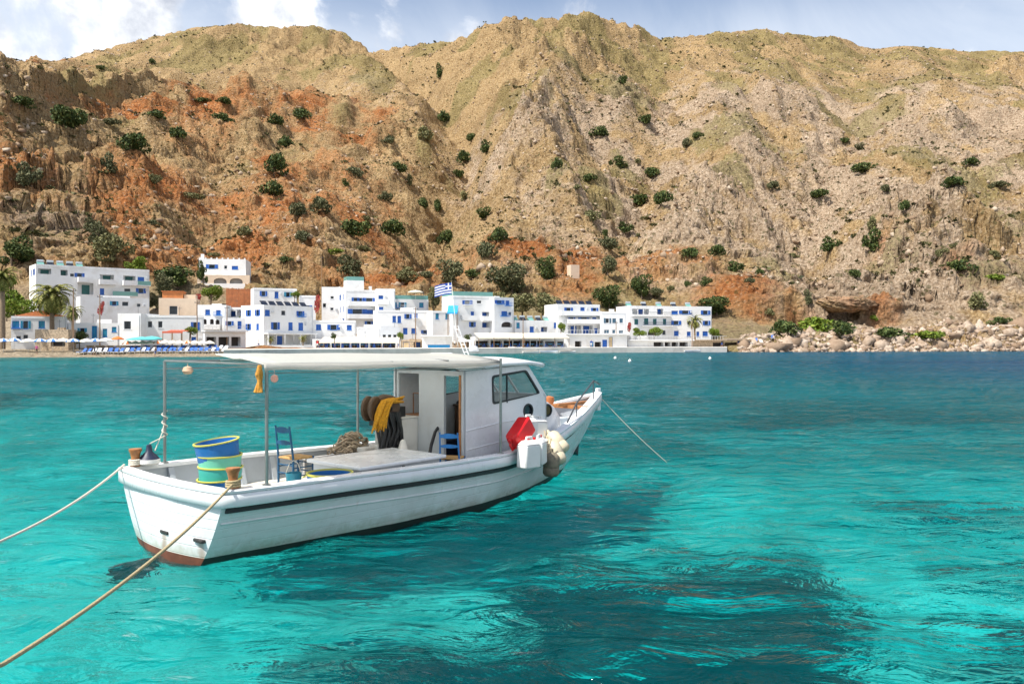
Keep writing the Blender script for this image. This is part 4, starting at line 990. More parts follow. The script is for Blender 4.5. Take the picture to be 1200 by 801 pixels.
# ------------------------------------------------------------------ vegetation
LV = {}
def veg_mats():
    LV['dark'] = leafmat('dark_leaves', (.016, .034, .009), (.055, .088, .020), (.15, .17, .05))
    LV['olive'] = leafmat('olive_leaves', (.07, .075, .030), (.16, .16, .065), (.30, .28, .13))
    LV['bright'] = leafmat('bright_leaves', (.06, .11, .010), (.14, .21, .022), (.26, .30, .045))
    LV['grey'] = leafmat('grey_green_leaves', (.04, .05, .022), (.10, .11, .048), (.21, .20, .10))
    LV['palm'] = leafmat('palm_fronds', (.06, .08, .014), (.17, .18, .035), (.34, .30, .09))
    LV['bark'] = mat('bark', (.13, .095, .065), .9, .3, 3, .4)
    LV['palmbark'] = mat('palm_bark', (.22, .155, .10), .9, .35, 5, .6)
def clump(n, seed, lobes, size, flat=.8):
    """leaf cards spread through a lumpy crown of unit radius, centre at z .8"""
    rs = np.random.RandomState(seed)
    cs = rs.normal(size=(lobes, 3)); cs /= np.linalg.norm(cs, axis=1)[:, None]
    cs *= rs.uniform(.25, .86, (lobes, 1)); cs[:, 2] = cs[:, 2]*flat*.8
    rad = rs.uniform(.20, .50, lobes)
    li = rs.choice(lobes, n, p=rad**2/np.sum(rad**2))
    d = rs.normal(size=(n, 3)); d /= np.linalg.norm(d, axis=1)[:, None]
    p = cs[li]+d*(rad[li]*rs.uniform(.45, 1.08, n)**.6)[:, None]
    p[:, 2] *= flat; p[:, 2] += flat*.85
    p[:, 2] = np.maximum(p[:, 2], .02)
    # leaf sprays: two crossed quads each
    u = rs.normal(size=(n, 3)); u = u+d*.3; u /= np.linalg.norm(u, axis=1)[:, None]
    w = np.cross(u, rs.normal(size=(n, 3))); w /= np.linalg.norm(w, axis=1)[:, None]
    s = size*rs.uniform(.5, 1.3, (n, 1))
    V = np.stack([p-u*s-w*s*.45, p+u*s*.2-w*s*.6, p+u*s+w*s*.15, p-u*s*.1+w*s*.55], 1).reshape(-1, 3)
    return V, np.arange(n*6).reshape(-1, 4)
def crown_mesh(name, n, seed, lobes, size, m, flat=.8):
    V, Fc = clump(n, seed, lobes, size, flat); o = npmesh(name, V, Fc, m); me = o.data; bpy.data.objects.remove(o); return me
MESH = {}
def build_veg():
    veg_mats()
    for k in ('dark', 'olive', 'bright', 'grey'):
        MESH[k] = [crown_mesh('crown_'+k, 1000, 31*i+len(k), 8, .095, LV[k], .8) for i in range(4)]
        MESH[k+'_t'] = [crown_mesh('crown_'+k, 2400, 77*i+len(k), 12, .075, LV[k], .95) for i in range(3)]
    def trunk_mesh(seed):
        m = MB(); r = random.Random(seed)
        m.tube([(0, 0, -.25), (.02, .01, .3), (.05, -.02, .8)], [.085, .06, .035], 7)
        for k in range(4):
            a = r.uniform(0, 6.28); m.tube([(.02, 0, .35+.08*k), (.22*math.cos(a), .22*math.sin(a), .75+.06*k), (.42*math.cos(a), .42*math.sin(a), 1.05)], [.035, .022, .01], 5)
        o = obj('trunk', m, LV['bark'], None, smooth=True); me = o.data; bpy.data.objects.remove(o); return me
    TR = [trunk_mesh(i) for i in range(3)]
    rr = random.Random(21)
    def shrub(px, py, w, h, kind, label, group=None, loc=None, name='shrub', cat='shrub'):
        """a low bush sitting on the slope: one crown (px, py = centre of its outline in the photo)"""
        q = loc or hit(px, py+h*.42)
        if q is None: return
        x, y, z = q; W_ = w*y/F/2*1.22; Hh = h*y/F/1.4*1.2
        o = thing(name, label, cat, (x, y+W_*.25, z-.15*Hh), rr.uniform(0, 6.28), group)
        c = bpy.data.objects.new('foliage', rr.choice(MESH[kind])); C.objects.link(c); c.parent = o; c.scale = (W_*rr.uniform(.9, 1.15), W_*rr.uniform(.8, 1.1), Hh*rr.uniform(.75, 1.1))
        s = bpy.data.objects.new('stem', TR[0]); C.objects.link(s); s.parent = o; s.scale = (W_*.6, W_*.6, Hh*.7)
        return o
    def tree(px, py, w, h, kind, label, Y=None, zb=None, name='tree'):
        """a taller tree: px, py = centre of the crown; base given or found on the slope"""
        if Y is None:
            q = hit(px, py+h*.5)
            if q is None: return
            x, y, z = q
        else: x, y, z = X(px, Y), Y, (terr(px, Y) if zb is None else zb)
        W_ = w*y/F/2*1.1; top = Zp(py-h/2, y); Hh = max(1.5, top-z)
        ch = h*y/F
        o = thing(name, label, 'tree', (x, y, z-.1), rr.uniform(0, 6.28), 'trees round the village')
        c = bpy.data.objects.new('crown', rr.choice(MESH[kind+'_t'])); C.objects.link(c); c.parent = o; c.scale = (W_, W_, ch/1.85); c.location = (0, 0, Hh-ch*.98)
        s = bpy.data.objects.new('trunk', rr.choice(TR)); C.objects.link(s); s.parent = o; k = max(Hh-ch*.35, 1.0); s.scale = (max(1.2, W_*.8), max(1.2, W_*.8), k)
        return o
    # trees round the village
    tree(130, 284, 46, 46, 'olive', 'large grey-green olive tree above the long hotel at the left')
    tree(115, 272, 26, 30, 'grey', 'dark grey-green tree standing behind the big olive')
    tree(160, 309, 26, 22, 'bright', 'fresh green tree at the right end of the long hotel roof', 205)
    tree(208, 322, 50, 34, 'dark', 'big dark green tree left of the hillside villa', 214)
    tree(190, 330, 26, 32, 'grey', 'grey-green tree between long hotel and hillside villa', 208)
    tree(238, 318, 14, 30, 'dark', 'slim dark cypress-like tree touching the left corner of the hillside villa', 216)
    tree(247, 341, 26, 22, 'bright', 'light green tree below the hillside villa', 200)
    tree(315, 328, 46, 18, 'dark', 'wide low green tree right of the hillside villa', 240)
    tree(414, 312, 38, 32, 'grey', 'grey-green tree behind the tall white hotel in the middle')
    tree(476, 321, 28, 24, 'olive', 'olive tree on the slope left of the flag')
    tree(528, 315, 30, 36, 'grey', 'dark grey tree on the slope above the flag')
    tree(508, 348, 17, 34, 'olive', 'narrow olive-green conifer immediately left of the flag', 206)
    tree(600, 322, 50, 44, 'grey', 'broad grey-green tree in the middle of the grove right of the flag')
    tree(639, 311, 30, 32, 'dark', 'dark tree at the upper right of the grove')
    tree(612, 350, 44, 30, 'olive', 'brownish olive tree at the foot of the grove', 212)
    tree(636, 355, 34, 32, 'olive', 'pale olive tree left of the house with blue balcony doors', 210)
    tree(588, 352, 26, 30, 'olive', 'small olive tree rising behind the right wing of the balcony house', 214)
    tree(714, 344, 32, 34, 'dark', 'dark green tree between the two houses at the right end')
    tree(712, 310, 22, 30, 'grey', 'thin grey tree above the small stone hut')
    tree(752, 331, 24, 32, 'dark', 'dark green tree above the left end of the wide right-hand hotel')
    tree(768, 342, 20, 16, 'grey', 'small grey bush-like tree behind the wide right-hand hotel roof')
    tree(840, 355, 44, 28, 'dark', 'wide dark tree at the right end of the wide hotel')
    tree(14, 292, 46, 40, 'dark', 'dark tree mass at the far left above the palms')
    tree(20, 354, 46, 40, 'bright', 'yellow-green leafy tree at the far left below the long hotel', 160)
    tree(8, 330, 24, 26, 'bright', 'small bright tree behind the cut-off palm', 175)
    tree(93, 394, 26, 20, 'dark', 'dark leafy tree shading the beach in front of the blue-doored house', 146, 1.2)
    tree(222, 386, 16, 12, 'bright', 'green climber-covered tree over the terrace with the red awning', 150, 1.5)
    tree(285, 375, 10, 18, 'bright', 'small green tree in the alley left of the big white house', 176)
    tree(750, 388, 16, 12, 'bright', 'small round green tree on the wide hotel terrace, left one', 199, 2.8)
    tree(766, 387, 18, 13, 'bright', 'small round green tree on the wide hotel terrace, right one', 199, 2.8)
    tree(838, 388, 13, 14, 'bright', 'yellow-green sapling at the right end of the hotel terrace', 203, 3.0)
    tree(183, 352, 18, 22, 'grey', 'grey-green tree squeezed between long hotel and cream house', 192)
    tree(262, 374, 9, 12, 'dark', 'small dark tree behind the house with two recessed balconies', 182)
    tree(345, 344, 12, 10, 'bright', 'leafy green climber-like tree on the terrace behind the solar panels', 184, Zp(352, 184))
    tree(392, 393, 8, 9, 'dark', 'small potted tree at the left end of the cream taverna', 164, 1.2)
    tree(470, 392, 8, 12, 'bright', 'small green tree between grey waterfront house and kiosk', 168, 1.2)
    tree(548, 394, 9, 10, 'dark', 'dark little tree beside the flat white awning', 173, 1.2)
    tree(657, 382, 10, 14, 'bright', 'green tree at the right end of the white bungalow', 187, 2.0)
    # bushes scattered over the mountain, by rows of the slope
    D = 'dark'; O = 'olive'; G = 'grey'; B = 'bright'
    rows = {
      'just under the skyline': [(729, 96, 14, 12, D), (118, 80, 12, 8, D), (515, 85, 14, 20, D), (178, 72, 8, 10, D)],
      'along the upper crest of the red slope': [(20, 124, 26, 16, D), (70, 135, 38, 28, D), (86, 140, 28, 32, D), (128, 142, 20, 14, G), (180, 131, 28, 18, D), (235, 117, 20, 11, D), (260, 118, 20, 14, D), (262, 136, 20, 18, D), (323, 145, 22, 18, D), (352, 133, 22, 20, D)],
      'on the upper red slope': [(150, 166, 36, 32, D), (206, 157, 28, 20, D), (125, 190, 20, 24, G), (332, 166, 22, 18, D), (320, 194, 28, 28, D), (320, 222, 26, 22, D), (182, 214, 18, 12, O), (222, 232, 26, 12, O), (30, 212, 30, 26, G), (455, 165, 22, 16, G)],
      'in the upper gully': [(498, 157, 26, 20, O), (518, 134, 16, 22, D), (545, 186, 16, 18, D), (570, 172, 18, 14, D), (552, 160, 12, 14, D), (535, 205, 14, 12, D)],
      'on the lower red slope': [(350, 245, 26, 22, G), (377, 243, 24, 22, G), (408, 266, 42, 26, D), (457, 270, 30, 22, D), (353, 277, 20, 20, G), (388, 295, 24, 9, B), (424, 289, 18, 10, O), (288, 272, 24, 12, O), (106, 262, 22, 18, G), (250, 300, 14, 10, O), (430, 256, 14, 10, O), (180, 260, 12, 10, G), (335, 308, 16, 9, D)],
      'in the lower gully': [(415, 202, 22, 18, G), (467, 193, 22, 20, D), (450, 229, 16, 16, G), (403, 213, 12, 10, D), (496, 240, 16, 18, D), (512, 241, 14, 18, D), (543, 232, 14, 14, O), (479, 214, 14, 14, O)],
      'above the grove': [(568, 250, 22, 14, D), (583, 275, 24, 20, D), (522, 282, 24, 24, D), (568, 294, 26, 26, G), (556, 321, 18, 12, D), (500, 322, 18, 14, G)],
      'on the upper pale slope': [(755, 144, 22, 14, D), (705, 157, 20, 16, D), (817, 160, 12, 10, D), (652, 190, 14, 18, D), (724, 190, 20, 14, D), (746, 187, 14, 12, O), (764, 204, 22, 16, D), (690, 210, 18, 14, D), (805, 166, 12, 18, G)],
      'on the middle pale slope': [(747, 234, 26, 20, D), (776, 234, 22, 22, D), (694, 249, 22, 22, O), (732, 268, 20, 16, D), (709, 275, 12, 10, D), (714, 291, 24, 20, G), (905, 217, 16, 16, G), (960, 229, 22, 18, D), (762, 255, 18, 8, O), (676, 220, 12, 10, O)],
      'on the upper right slope': [(990, 166, 22, 10, D), (1009, 172, 14, 10, G), (1013, 197, 28, 14, D), (1138, 194, 18, 14, D), (1123, 214, 24, 14, D), (1170, 218, 18, 12, G), (1060, 244, 14, 16, D), (1038, 222, 14, 12, G)],
      'on the lower right slope': [(975, 284, 24, 20, D), (1025, 285, 26, 28, D), (1022, 264, 14, 14, O), (1003, 321, 18, 16, D), (1130, 313, 28, 22, D), (1168, 297, 18, 14, O), (1105, 300, 14, 10, O), (930, 300, 16, 9, O), (1170, 326, 24, 8, B)],
      'on the ledge above the wide hotel': [(810, 297, 22, 16, D), (840, 298, 20, 16, D), (861, 314, 26, 20, D), (892, 318, 10, 9, D), (828, 332, 14, 11, D), (806, 332, 10, 10, D), (880, 331, 12, 8, G), (786, 340, 10, 8, O)],
      'near the right-hand shore': [(903, 371, 14, 12, O), (925, 386, 34, 24, D), (963, 380, 44, 24, B), (988, 388, 30, 20, D), (1049, 391, 34, 20, D), (1090, 394, 36, 13, B), (1145, 353, 30, 26, O), (1172, 374, 30, 16, D), (1026, 377, 14, 8, B), (947, 350, 14, 16, G)],
    }
    KW = {D: 'dark green', O: 'olive green', G: 'grey-green', B: 'bright green'}
    for rn, L in rows.items():
        L = sorted(L)
        for i, (px, py, w, h, k) in enumerate(L):
            big = 'large' if w*h > 700 else ('small' if w*h < 240 else 'rounded')
            lab = '%s %s bush %s, %s from the left' % (big, KW[k], rn, ORD[i])
            shrub(px, py, w, h, k, lab, 'bushes on the mountainside')
    # low scrub and loose stones: far too many to count
    rs = np.random.RandomState(4)
    V, Fc = clump(8, 3, 3, .6, .7)
    n = 24000; cand = []
    pj = rs.randint(90, NC-90, n*6); pi = rs.randint(110, NR-70, n*6)
    gsel = fbm(XX[pi, pj]/45, YY[pi, pj]/60, 3, 131)+rs.uniform(-.35, .35, n*6)
    ok = np.where((gsel > .0) & (YY[pi, pj] > l3y[pj]-6) & (rs.rand(n*6) < YY[pi, pj]/900.))[0][:n]
    pi, pj = pi[ok], pj[ok]; k = len(pi)
    s = rs.uniform(.28, .80, (k, 1, 1))*np.where(rs.rand(k, 1, 1) < .10, 2.1, 1); a = rs.uniform(0, 6.28, k); ca, sa = np.cos(a)[:, None], np.sin(a)[:, None]
    B0 = V[None]*s; VV = np.stack([B0[..., 0]*ca-B0[..., 1]*sa, B0[..., 0]*sa+B0[..., 1]*ca, B0[..., 2]], -1)
    VV += np.stack([XX[pi, pj]+dX[pi, pj], YY[pi, pj]+dY[pi, pj], H[pi, pj]-.1], -1)[:, None, :]
    FF = (Fc[None]+(np.arange(k)*len(V))[:, None, None]).reshape(-1, 4)
    # middling bushes among it, dusty and irregular
    V1, F1 = clump(34, 8, 4, .34, .6); n1 = 1500
    pj = rs.randint(90, NC-90, n1*6); pi = rs.randint(110, NR-70, n1*6)
    g1 = fbm(XX[pi, pj]/60, YY[pi, pj]/70, 3, 161)+rs.uniform(-.3, .3, n1*6)
    ok = np.where((g1 > .18) & (YY[pi, pj] > l3y[pj]-4) & (rs.rand(n1*6) < YY[pi, pj]/900.))[0][:n1]; pi, pj = pi[ok], pj[ok]; k1 = len(pi)
    s1 = rs.uniform(.6, 1.9, (k1, 1, 1))*rs.uniform(.7, 1.3, (k1, 1, 3)); a = rs.uniform(0, 6.28, k1); ca, sa = np.cos(a)[:, None], np.sin(a)[:, None]
    B1 = V1[None]*s1; W1 = np.stack([B1[..., 0]*ca-B1[..., 1]*sa, B1[..., 0]*sa+B1[..., 1]*ca, B1[..., 2]], -1)+np.stack([XX[pi, pj]+dX[pi, pj], YY[pi, pj]+dY[pi, pj], H[pi, pj]-.15], -1)[:, None, :]
    FF = np.vstack([FF, VV.reshape(-1, 3).shape[0]+(F1[None]+(np.arange(k1)*len(V1))[:, None, None]).reshape(-1, 4)]); VV = np.vstack([VV.reshape(-1, 3), W1.reshape(-1, 3)])
    sc = npmesh('hillside_scrub', VV.reshape(-1, 3), FF, leafmat('scrub_leaves', (.025, .030, .010), (.075, .078, .024), (.17, .145, .055))); tag(sc, kind='stuff')
    bm = bmesh.new(); bmesh.ops.create_icosphere(bm, subdivisions=1, radius=1); bm.verts.index_update()
    IV = np.array([v.co[:] for v in bm.verts]); IF = np.array([[v.index for v in f.verts] for f in bm.faces]); bm.free()
    n = 34000
    pj = rs.randint(90, NC-90, n*5); pi = rs.randint(110, NR-70, n*5)
    gsel = fbm(XX[pi, pj]/30, YY[pi, pj]/40, 3, 141)+.30*sstep(500, 760, PX[pi, pj])+rs.uniform(-.3, .3, n*5)
    ok = np.where((gsel > .12) & (YY[pi, pj] > l3y[pj]-8) & (rs.rand(n*5) < YY[pi, pj]/900.))[0][:n]
    def rocks(name, px_, py_, pz_, smin, smax, m):
        k = len(px_); s = (smin*(smax/smin)**(rs.rand(k, 1, 1)**3.0))
        a = rs.uniform(0, 6.28, k); ca, sa = np.cos(a)[:, None], np.sin(a)[:, None]
        B0 = IV[None]*(1+rs.uniform(-.5, .5, (k, len(IV), 1)))*s*rs.uniform(.6, 1.2, (k, 1, 3))
        VV = np.stack([B0[..., 0]*ca-B0[..., 1]*sa, B0[..., 0]*sa+B0[..., 1]*ca, B0[..., 2]*.8], -1)+np.stack([px_, py_, pz_], -1)[:, None, :]
        FF = (IF[None]+(np.arange(k)*len(IV))[:, None, None]).reshape(-1, 3)
        o = npmesh(name, VV.reshape(-1, 3), FF, m); tag(o, kind='stuff'); return o
    def rockmat(name, a, b_, c_):
        m, nt, b = newmat(name); g = node(nt, 'ShaderNodeNewGeometry'); r = ramp(nt, g.outputs['Random Per Island'], [(0, a), (.5, b_), (1, c_)])
        tc = node(nt, 'ShaderNodeTexCoord'); nz = noise(nt, 1.5, 5, .6, tc.outputs['Object'])
        nt.links.new(mixc(nt, ramp(nt, nz.outputs[0], [(.4, 0.), (.65, .55)]).outputs[0], r.outputs[0], (.16, .11, .07)), b.inputs['Base Color']); b.inputs['Roughness'].default_value = .95; b.inputs['Specular IOR Level'].default_value = .1
        return m
    pi, pj = pi[ok], pj[ok]
    rocks('hillside_rubble', XX[pi, pj]+dX[pi, pj], YY[pi, pj]+dY[pi, pj], H[pi, pj], .28, 1.5, rockmat('limestone', (.22, .145, .09), (.36, .27, .19), (.52, .43, .33)))
    n = 8000; pxr = rs.uniform(868, 1300, n); d = rs.uniform(-1, 1, n)**2*22-1.0; yr = np.interp(pxr, ST, SHORE)+d
    zr = np.array([terr(a, b_) for a, b_ in zip(pxr, yr)])
    rocks('shore_boulders', X(pxr, yr), yr, np.maximum(zr, -.4), .14, 1.15, rockmat('shore_limestone', (.22, .15, .10), (.38, .29, .22), (.54, .45, .36)))
    n = 190; pxr = rs.uniform(866, 1290, n); d = rs.uniform(0, 1, n)**1.4*20; yr = np.interp(pxr, ST, SHORE)+d
    zr = np.array([terr(a, b_) for a, b_ in zip(pxr, yr)])
    rocks('shore_outcrops', X(pxr, yr), yr, np.maximum(zr, -.2), 1.0, 3.4, rockmat('outcrop_limestone', (.26, .18, .12), (.42, .33, .25), (.56, .47, .38)))
    # ---- palms
    def frond(m, a, el, L, rr2, wd=.55):
        """one arching frond with leaflets either side"""
        d = Vector((math.cos(a), math.sin(a), 0)); p = Vector((0, 0, 0)); e = el; pts = [p.copy()]
        N = 9
        for i in range(N):
            p = p+(d*math.cos(e)+Vector((0, 0, math.sin(e))))*(L/N); e -= .16+.05*i*(.55 if el < .2 else .42); pts.append(p.copy())
        sd = Vector((-d.y, d.x, 0))
        m.tube(pts, [.05*(1-.08*i) for i in range(N+1)], 4, cap=False)
        for i in range(1, N):
            for f in (0, .33, .66):
                q = pts[i].lerp(pts[i+1], f); t = (pts[i+1]-pts[i]).normalized()
                w = wd*L*.30*math.sin(math.pi*min(1, (i+f+1.5)/(N+2)))
                for s in (-1, 1):
                    tip = q+sd*s*w*rr2.uniform(.75, 1.1)+t*w*.65-Vector((0, 0, w*rr2.uniform(.1, .5)))
                    wv = t*.055*L*.4
                    m.add([q-wv, q+wv, tip], [(0, 1, 2)])
    def palm(label, px, Y, zb, pytop_crown, Lf, nf, trunk_r, seed, lean=0.0):
        x = X(px, Y); zc = Zp(pytop_crown, Y); hh = zc-zb
        t = thing('palm_tree', label, 'palm tree', (x, Y, zb), 0, 'palm trees by the water')
        m = MB(); prof = []
        pts = [(lean*(i/12)**2, 0, hh*i/12-.2) for i in range(13)]
        m.tube(pts, [trunk_r*(1.25-.35*i/12+.06*(i % 2)) for i in range(13)], 10); obj('trunk', m, LV['palmbark'], t, smooth=True)
        m = MB(); r2 = random.Random(seed)
        for k in range(nf):
            f = k/nf; frond(m, k*2.399, 1.35-2.1*f+r2.uniform(-.15, .15), Lf*r2.uniform(.85, 1.1)*(1-.15*f), r2)
        o = obj('crown', m, LV['palm'], t, recalc=False); o.location = (lean, 0, hh-.1)
        m = MB(); 
        for k in range(26):
            a = k*2.399; l = r2.uniform(.25, .5)*Lf; m.tube([(.1*math.cos(a), .1*math.sin(a), -.05), (.45*trunk_r*2*math.cos(a), .9*trunk_r*math.sin(a), -.35), (.30*math.cos(a)*1.6, .30*math.sin(a)*1.6, -l)], [.05, .06, .015], 4)
        o = obj('dead_fronds', m, mat('dry_fronds', (.34, .22, .10), .9, .3, 5), t); o.location = (lean, 0, hh-.1)
        return t
    palm('largest palm tree, with full round crown in front of the long hotel', 61, 148, 2.0, 347, 4.9, 84, .36, 3)
    palm('smaller slim palm tree right of the largest palm', 85, 145, 1.8, 365, 2.5, 40, .17, 4)
    palm('palm tree cut off by the left edge of the photo', 3, 141, 1.5, 325, 3.6, 56, .38, 5)
    palm('palm tree in front of the wide white hotel at the right', 814, 196, 2.6, 376, 2.9, 40, .22, 6)
    palm('small palm-like shoot on the quay below the loggia, left one', 317, 166, 1.2, 396, 1.3, 22, .12, 7)
    palm('small palm-like shoot on the quay below the loggia, right one', 355, 169, 1.2, 396, 1.4, 22, .12, 8)
# ------------------------------------------------------------------ the village
CR = {1: (0, 290, 5.98), 2: (180, 290, 5.98), 3: (360, 290, 5.98), 4: (540, 290, 5.98), 5: (720, 290, 5.98)}
def cv_(c, r):
    ox, oy, s = CR[c]; return (ox+r[0]/s, oy+r[1]/s, ox+r[2]/s, oy+r[3]/s)
HOUSES = []
def H_(label, pL, YL, pR, YR, top, base, thick, wins, name='white_house', cat='house', **kw):
    HOUSES.append(dict(label=label, pL=pL, YL=YL, pR=pR, YR=YR, top=top, base=base, thick=thick, wins=wins, name=name, cat=cat, **kw))
def wl(c, kind, *rects): return [(kind,)+cv_(c, r) for r in rects]
GROUP = 'white village houses'
# kinds: b blue shutters, t teal shutters, d dark window, D blue door, T teal door, o open loggia, a arched opening
H_('long three-storey white hotel stepping down at the far left, solar tanks on its roof', 42, 172, 175, 187, 309, 362, 7.2,
   wl(1, 'o', (265, 145, 360, 187), (425, 155, 475, 197), (700, 187, 800, 228), (865, 195, 950, 232), (545, 245, 655, 330))+wl(1, 'b', (540, 178, 575, 208), (965, 205, 1010, 235), (700, 285, 730, 330), (970, 285, 1005, 320))+wl(1, 'd', (490, 180, 520, 205), (870, 285, 915, 310)),
   name='white_hotel', cat='hotel', balc=[cv_(1, r) for r in ((690, 228, 805, 258), (855, 234, 952, 264), (540, 210, 610, 240))], glass=[cv_(1, (955, 237, 1052, 268)), cv_(1, (780, 302, 955, 342))], roof='tanks', step=.55)
H_('low white annex with teal shutter below the right half of the long hotel', 94, 164, 175, 172, 347, 366, 5, wl(1, 't', (785, 375, 815, 405))+wl(1, 'd', (855, 378, 900, 410), (960, 392, 985, 415)), roof='plain')
H_('white two-storey house with teal windows at the far left, orange tiled roof behind', 13, 146, 79, 150, 370, 403, 7, wl(1, 't', (85, 513, 135, 560), (170, 513, 190, 568), (270, 513, 315, 563), (320, 530, 350, 572))+wl(1, 'd', (120, 618, 140, 650), (172, 610, 188, 640)), roof='tile')
H_('beige stone vaulted building with a dark arch behind the beach', 41, 143, 80, 143, 386, 406, 2.6, wl(1, 'a', (355, 640, 455, 695)), name='stone_house', wallk='stone', roof='plain')
H_('small white house with tall blue door beside the dark leafy tree', 80, 150, 140, 152, 378, 401, 6, wl(1, 'T', (643, 548, 680, 656))+wl(1, 't', (722, 568, 748, 626), (565, 563, 588, 592), (790, 555, 810, 590)), roof='plain')
H_('plain white cube house with one grey window left of the turquoise parasol', 138, 152, 165, 152, 367, 394, 8, wl(1, 'd', (868, 515, 918, 573)), roof='plain')
H_('long low white house above the red terrace awning', 166, 154, 239, 158, 369, 402, 8, wl(1, 'd', (1040, 515, 1062, 560), (1112, 515, 1135, 562))+wl(2, 'b', (280, 522, 305, 580), (265, 625, 297, 675))+wl(2, 'd', (35, 515, 62, 565)), roof='plain')
H_('cream house with orange rooftop room beside the brown fence', 186, 176, 230, 178, 349, 372, 7, wl(2, 'd', (110, 408, 168, 470)), wallk='cream', roof='orange')
H_('lone white villa higher on the hillside with blue windows and arcade below', 233, 222, 288, 224, 303, 322, 9, wl(2, 'b', (388, 118, 430, 147), (548, 128, 592, 153))+wl(2, 'd', (495, 125, 515, 150)), name='white_villa', cat='villa', roof='villa', arcade=True)
H_('white house with three dark arched openings above a sunshade', 231, 170, 265, 171, 357, 390, 6, wl(2, 'b', (362, 434, 395, 470), (438, 438, 470, 470))+wl(2, 'a', (345, 500, 370, 537), (395, 500, 420, 537), (435, 504, 460, 540)), balc=[cv_(2, (345, 545, 470, 570))], roof='plain')
H_('narrow white house with two dark recessed balconies', 265, 177, 286, 177, 360, 388, 5, wl(2, 'o', (510, 442, 575, 482), (582, 437, 630, 487)), roof='plain')
H_('big white corner house with broad sunlit side wall and pillared loggia', 309, 166, 367, 176, 357, 408, 8, wl(2, 'b', (780, 435, 815, 478), (838, 523, 868, 573), (945, 523, 975, 578), (1015, 525, 1048, 580), (1015, 445, 1042, 480))+wl(2, 'd', (895, 440, 925, 475))+wl(2, 'o', (800, 610, 1100, 690)), sidew=4, roof='panels', awn=cv_(2, (770, 588, 1120, 606)))
H_('upper white house with blue windows stacked behind the solar panels', 297, 186, 348, 190, 337, 358, 6, wl(2, 'b', (757, 305, 783, 340), (848, 308, 875, 354))+wl(2, 't', (928, 312, 955, 345)), roof='plain')
H_('small white cube house with one blue window beside the red climber', 351, 184, 370, 185, 346, 372, 6, wl(2, 'b', (1063, 405, 1095, 440)), roof='plain')
H_('tall white hotel in the village centre with dark blue balcony doors', 405, 190, 442, 193, 339, 384, 9, wl(3, 'b', (325, 350, 352, 386), (362, 352, 385, 384), (412, 352, 458, 390), (318, 430, 385, 466), (412, 434, 462, 470), (418, 515, 448, 553)), name='white_hotel', cat='hotel', balc=[cv_(3, (285, 388, 490, 408)), cv_(3, (285, 468, 490, 496))], roof='tower', sidew=6)
H_('white left wing of the central hotel with blank sunlit wall', 377, 196, 405, 197, 336, 378, 9, wl(3, 'd', (110, 390, 132, 420), (165, 345, 185, 360), (165, 425, 182, 440)), roof='plain')
H_('white right wing of the central hotel with two balconies', 441, 188, 463, 189, 338, 380, 8, wl(3, 'b', (500, 335, 532, 370), (503, 415, 533, 453)), balc=[cv_(3, (490, 372, 570, 392))], roof='plain')
H_('low white block with three blue windows over the long cream awning', 362, 176, 417, 179, 375, 399, 7, wl(3, 'b', (62, 538, 97, 577), (163, 540, 207, 577), (278, 542, 312, 577)), roof='plain')
H_('windowless white hall at the end of the cream awning', 418, 178, 446, 179, 383, 406, 6, [], roof='plain')
H_('grey-white waterfront house with three small dark windows', 446, 178, 469, 179, 383, 406, 6, wl(3, 'd', (533, 608, 548, 640), (570, 608, 585, 640), (608, 608, 622, 640)), wallk='grey', roof='plain')
H_('white house with teal windows and green glass roof terrace', 454, 194, 502, 198, 350, 372, 6, wl(3, 't', (600, 382, 628, 418), (655, 384, 682, 418), (785, 385, 815, 418)), roof='terrace')
H_('white house with a pair of arched blue windows and blue door', 442, 184, 505, 188, 363, 392, 6, wl(3, 'B', (598, 478, 622, 522), (633, 478, 658, 526))+wl(3, 'b', (693, 465, 718, 497), (750, 462, 775, 490), (730, 565, 765, 600), (812, 578, 838, 605))+wl(3, 'D', (672, 562, 703, 611)), roof='plain')
H_('white house with turquoise windows under the blue sail awning', 507, 184, 541, 187, 364, 392, 6, wl(3, 't', (900, 460, 922, 500), (970, 460, 990, 500), (1000, 552, 1035, 586)), roof='plain')
H_('white balcony house with green-railed roof terrace right of the flag', 531, 184, 578, 188, 346, 389, 8, wl(3, 'b', (1105, 370, 1140, 398))+wl(4, 'b', (70, 447, 92, 490), (70, 520, 92, 555))+wl(4, 'd', (112, 372, 145, 392))+wl(4, 'o', (150, 450, 228, 498), (150, 522, 228, 560)), balc=[cv_(4, (0, 490, 110, 506)), cv_(4, (145, 498, 232, 510))], roof='terrace')
H_('white right wing of the balcony house with an arched recess', 579, 186, 602, 189, 348, 389, 8, wl(4, 'b', (255, 368, 288, 392), (316, 370, 340, 402), (285, 445, 325, 476))+wl(4, 'd', (335, 450, 355, 475))+wl(4, 'a', (285, 520, 360, 558)), roof='plain')
H_('low white bungalow with dark blue doors above the long waterfront terrace', 603, 190, 657, 195, 375, 392, 7, wl(4, 't', (390, 525, 413, 563))+wl(4, 'b', (483, 552, 512, 592), (652, 525, 690, 562))+wl(4, 'o', (562, 555, 608, 590)), roof='tanks')
H_('white three-storey house with bright blue shutters and ground-floor loggia', 653, 194, 703, 198, 356, 392, 8, wl(4, 'b', (740, 420, 770, 460), (838, 418, 868, 457), (925, 422, 950, 460), (765, 488, 790, 515), (843, 488, 885, 515), (922, 488, 950, 515))+wl(4, 'o', (752, 545, 845, 607), (855, 545, 925, 607))+wl(4, 'b', (935, 565, 958, 605)), balc=[cv_(4, (690, 462, 970, 474)), cv_(4, (735, 518, 970, 530))], roof='panels')
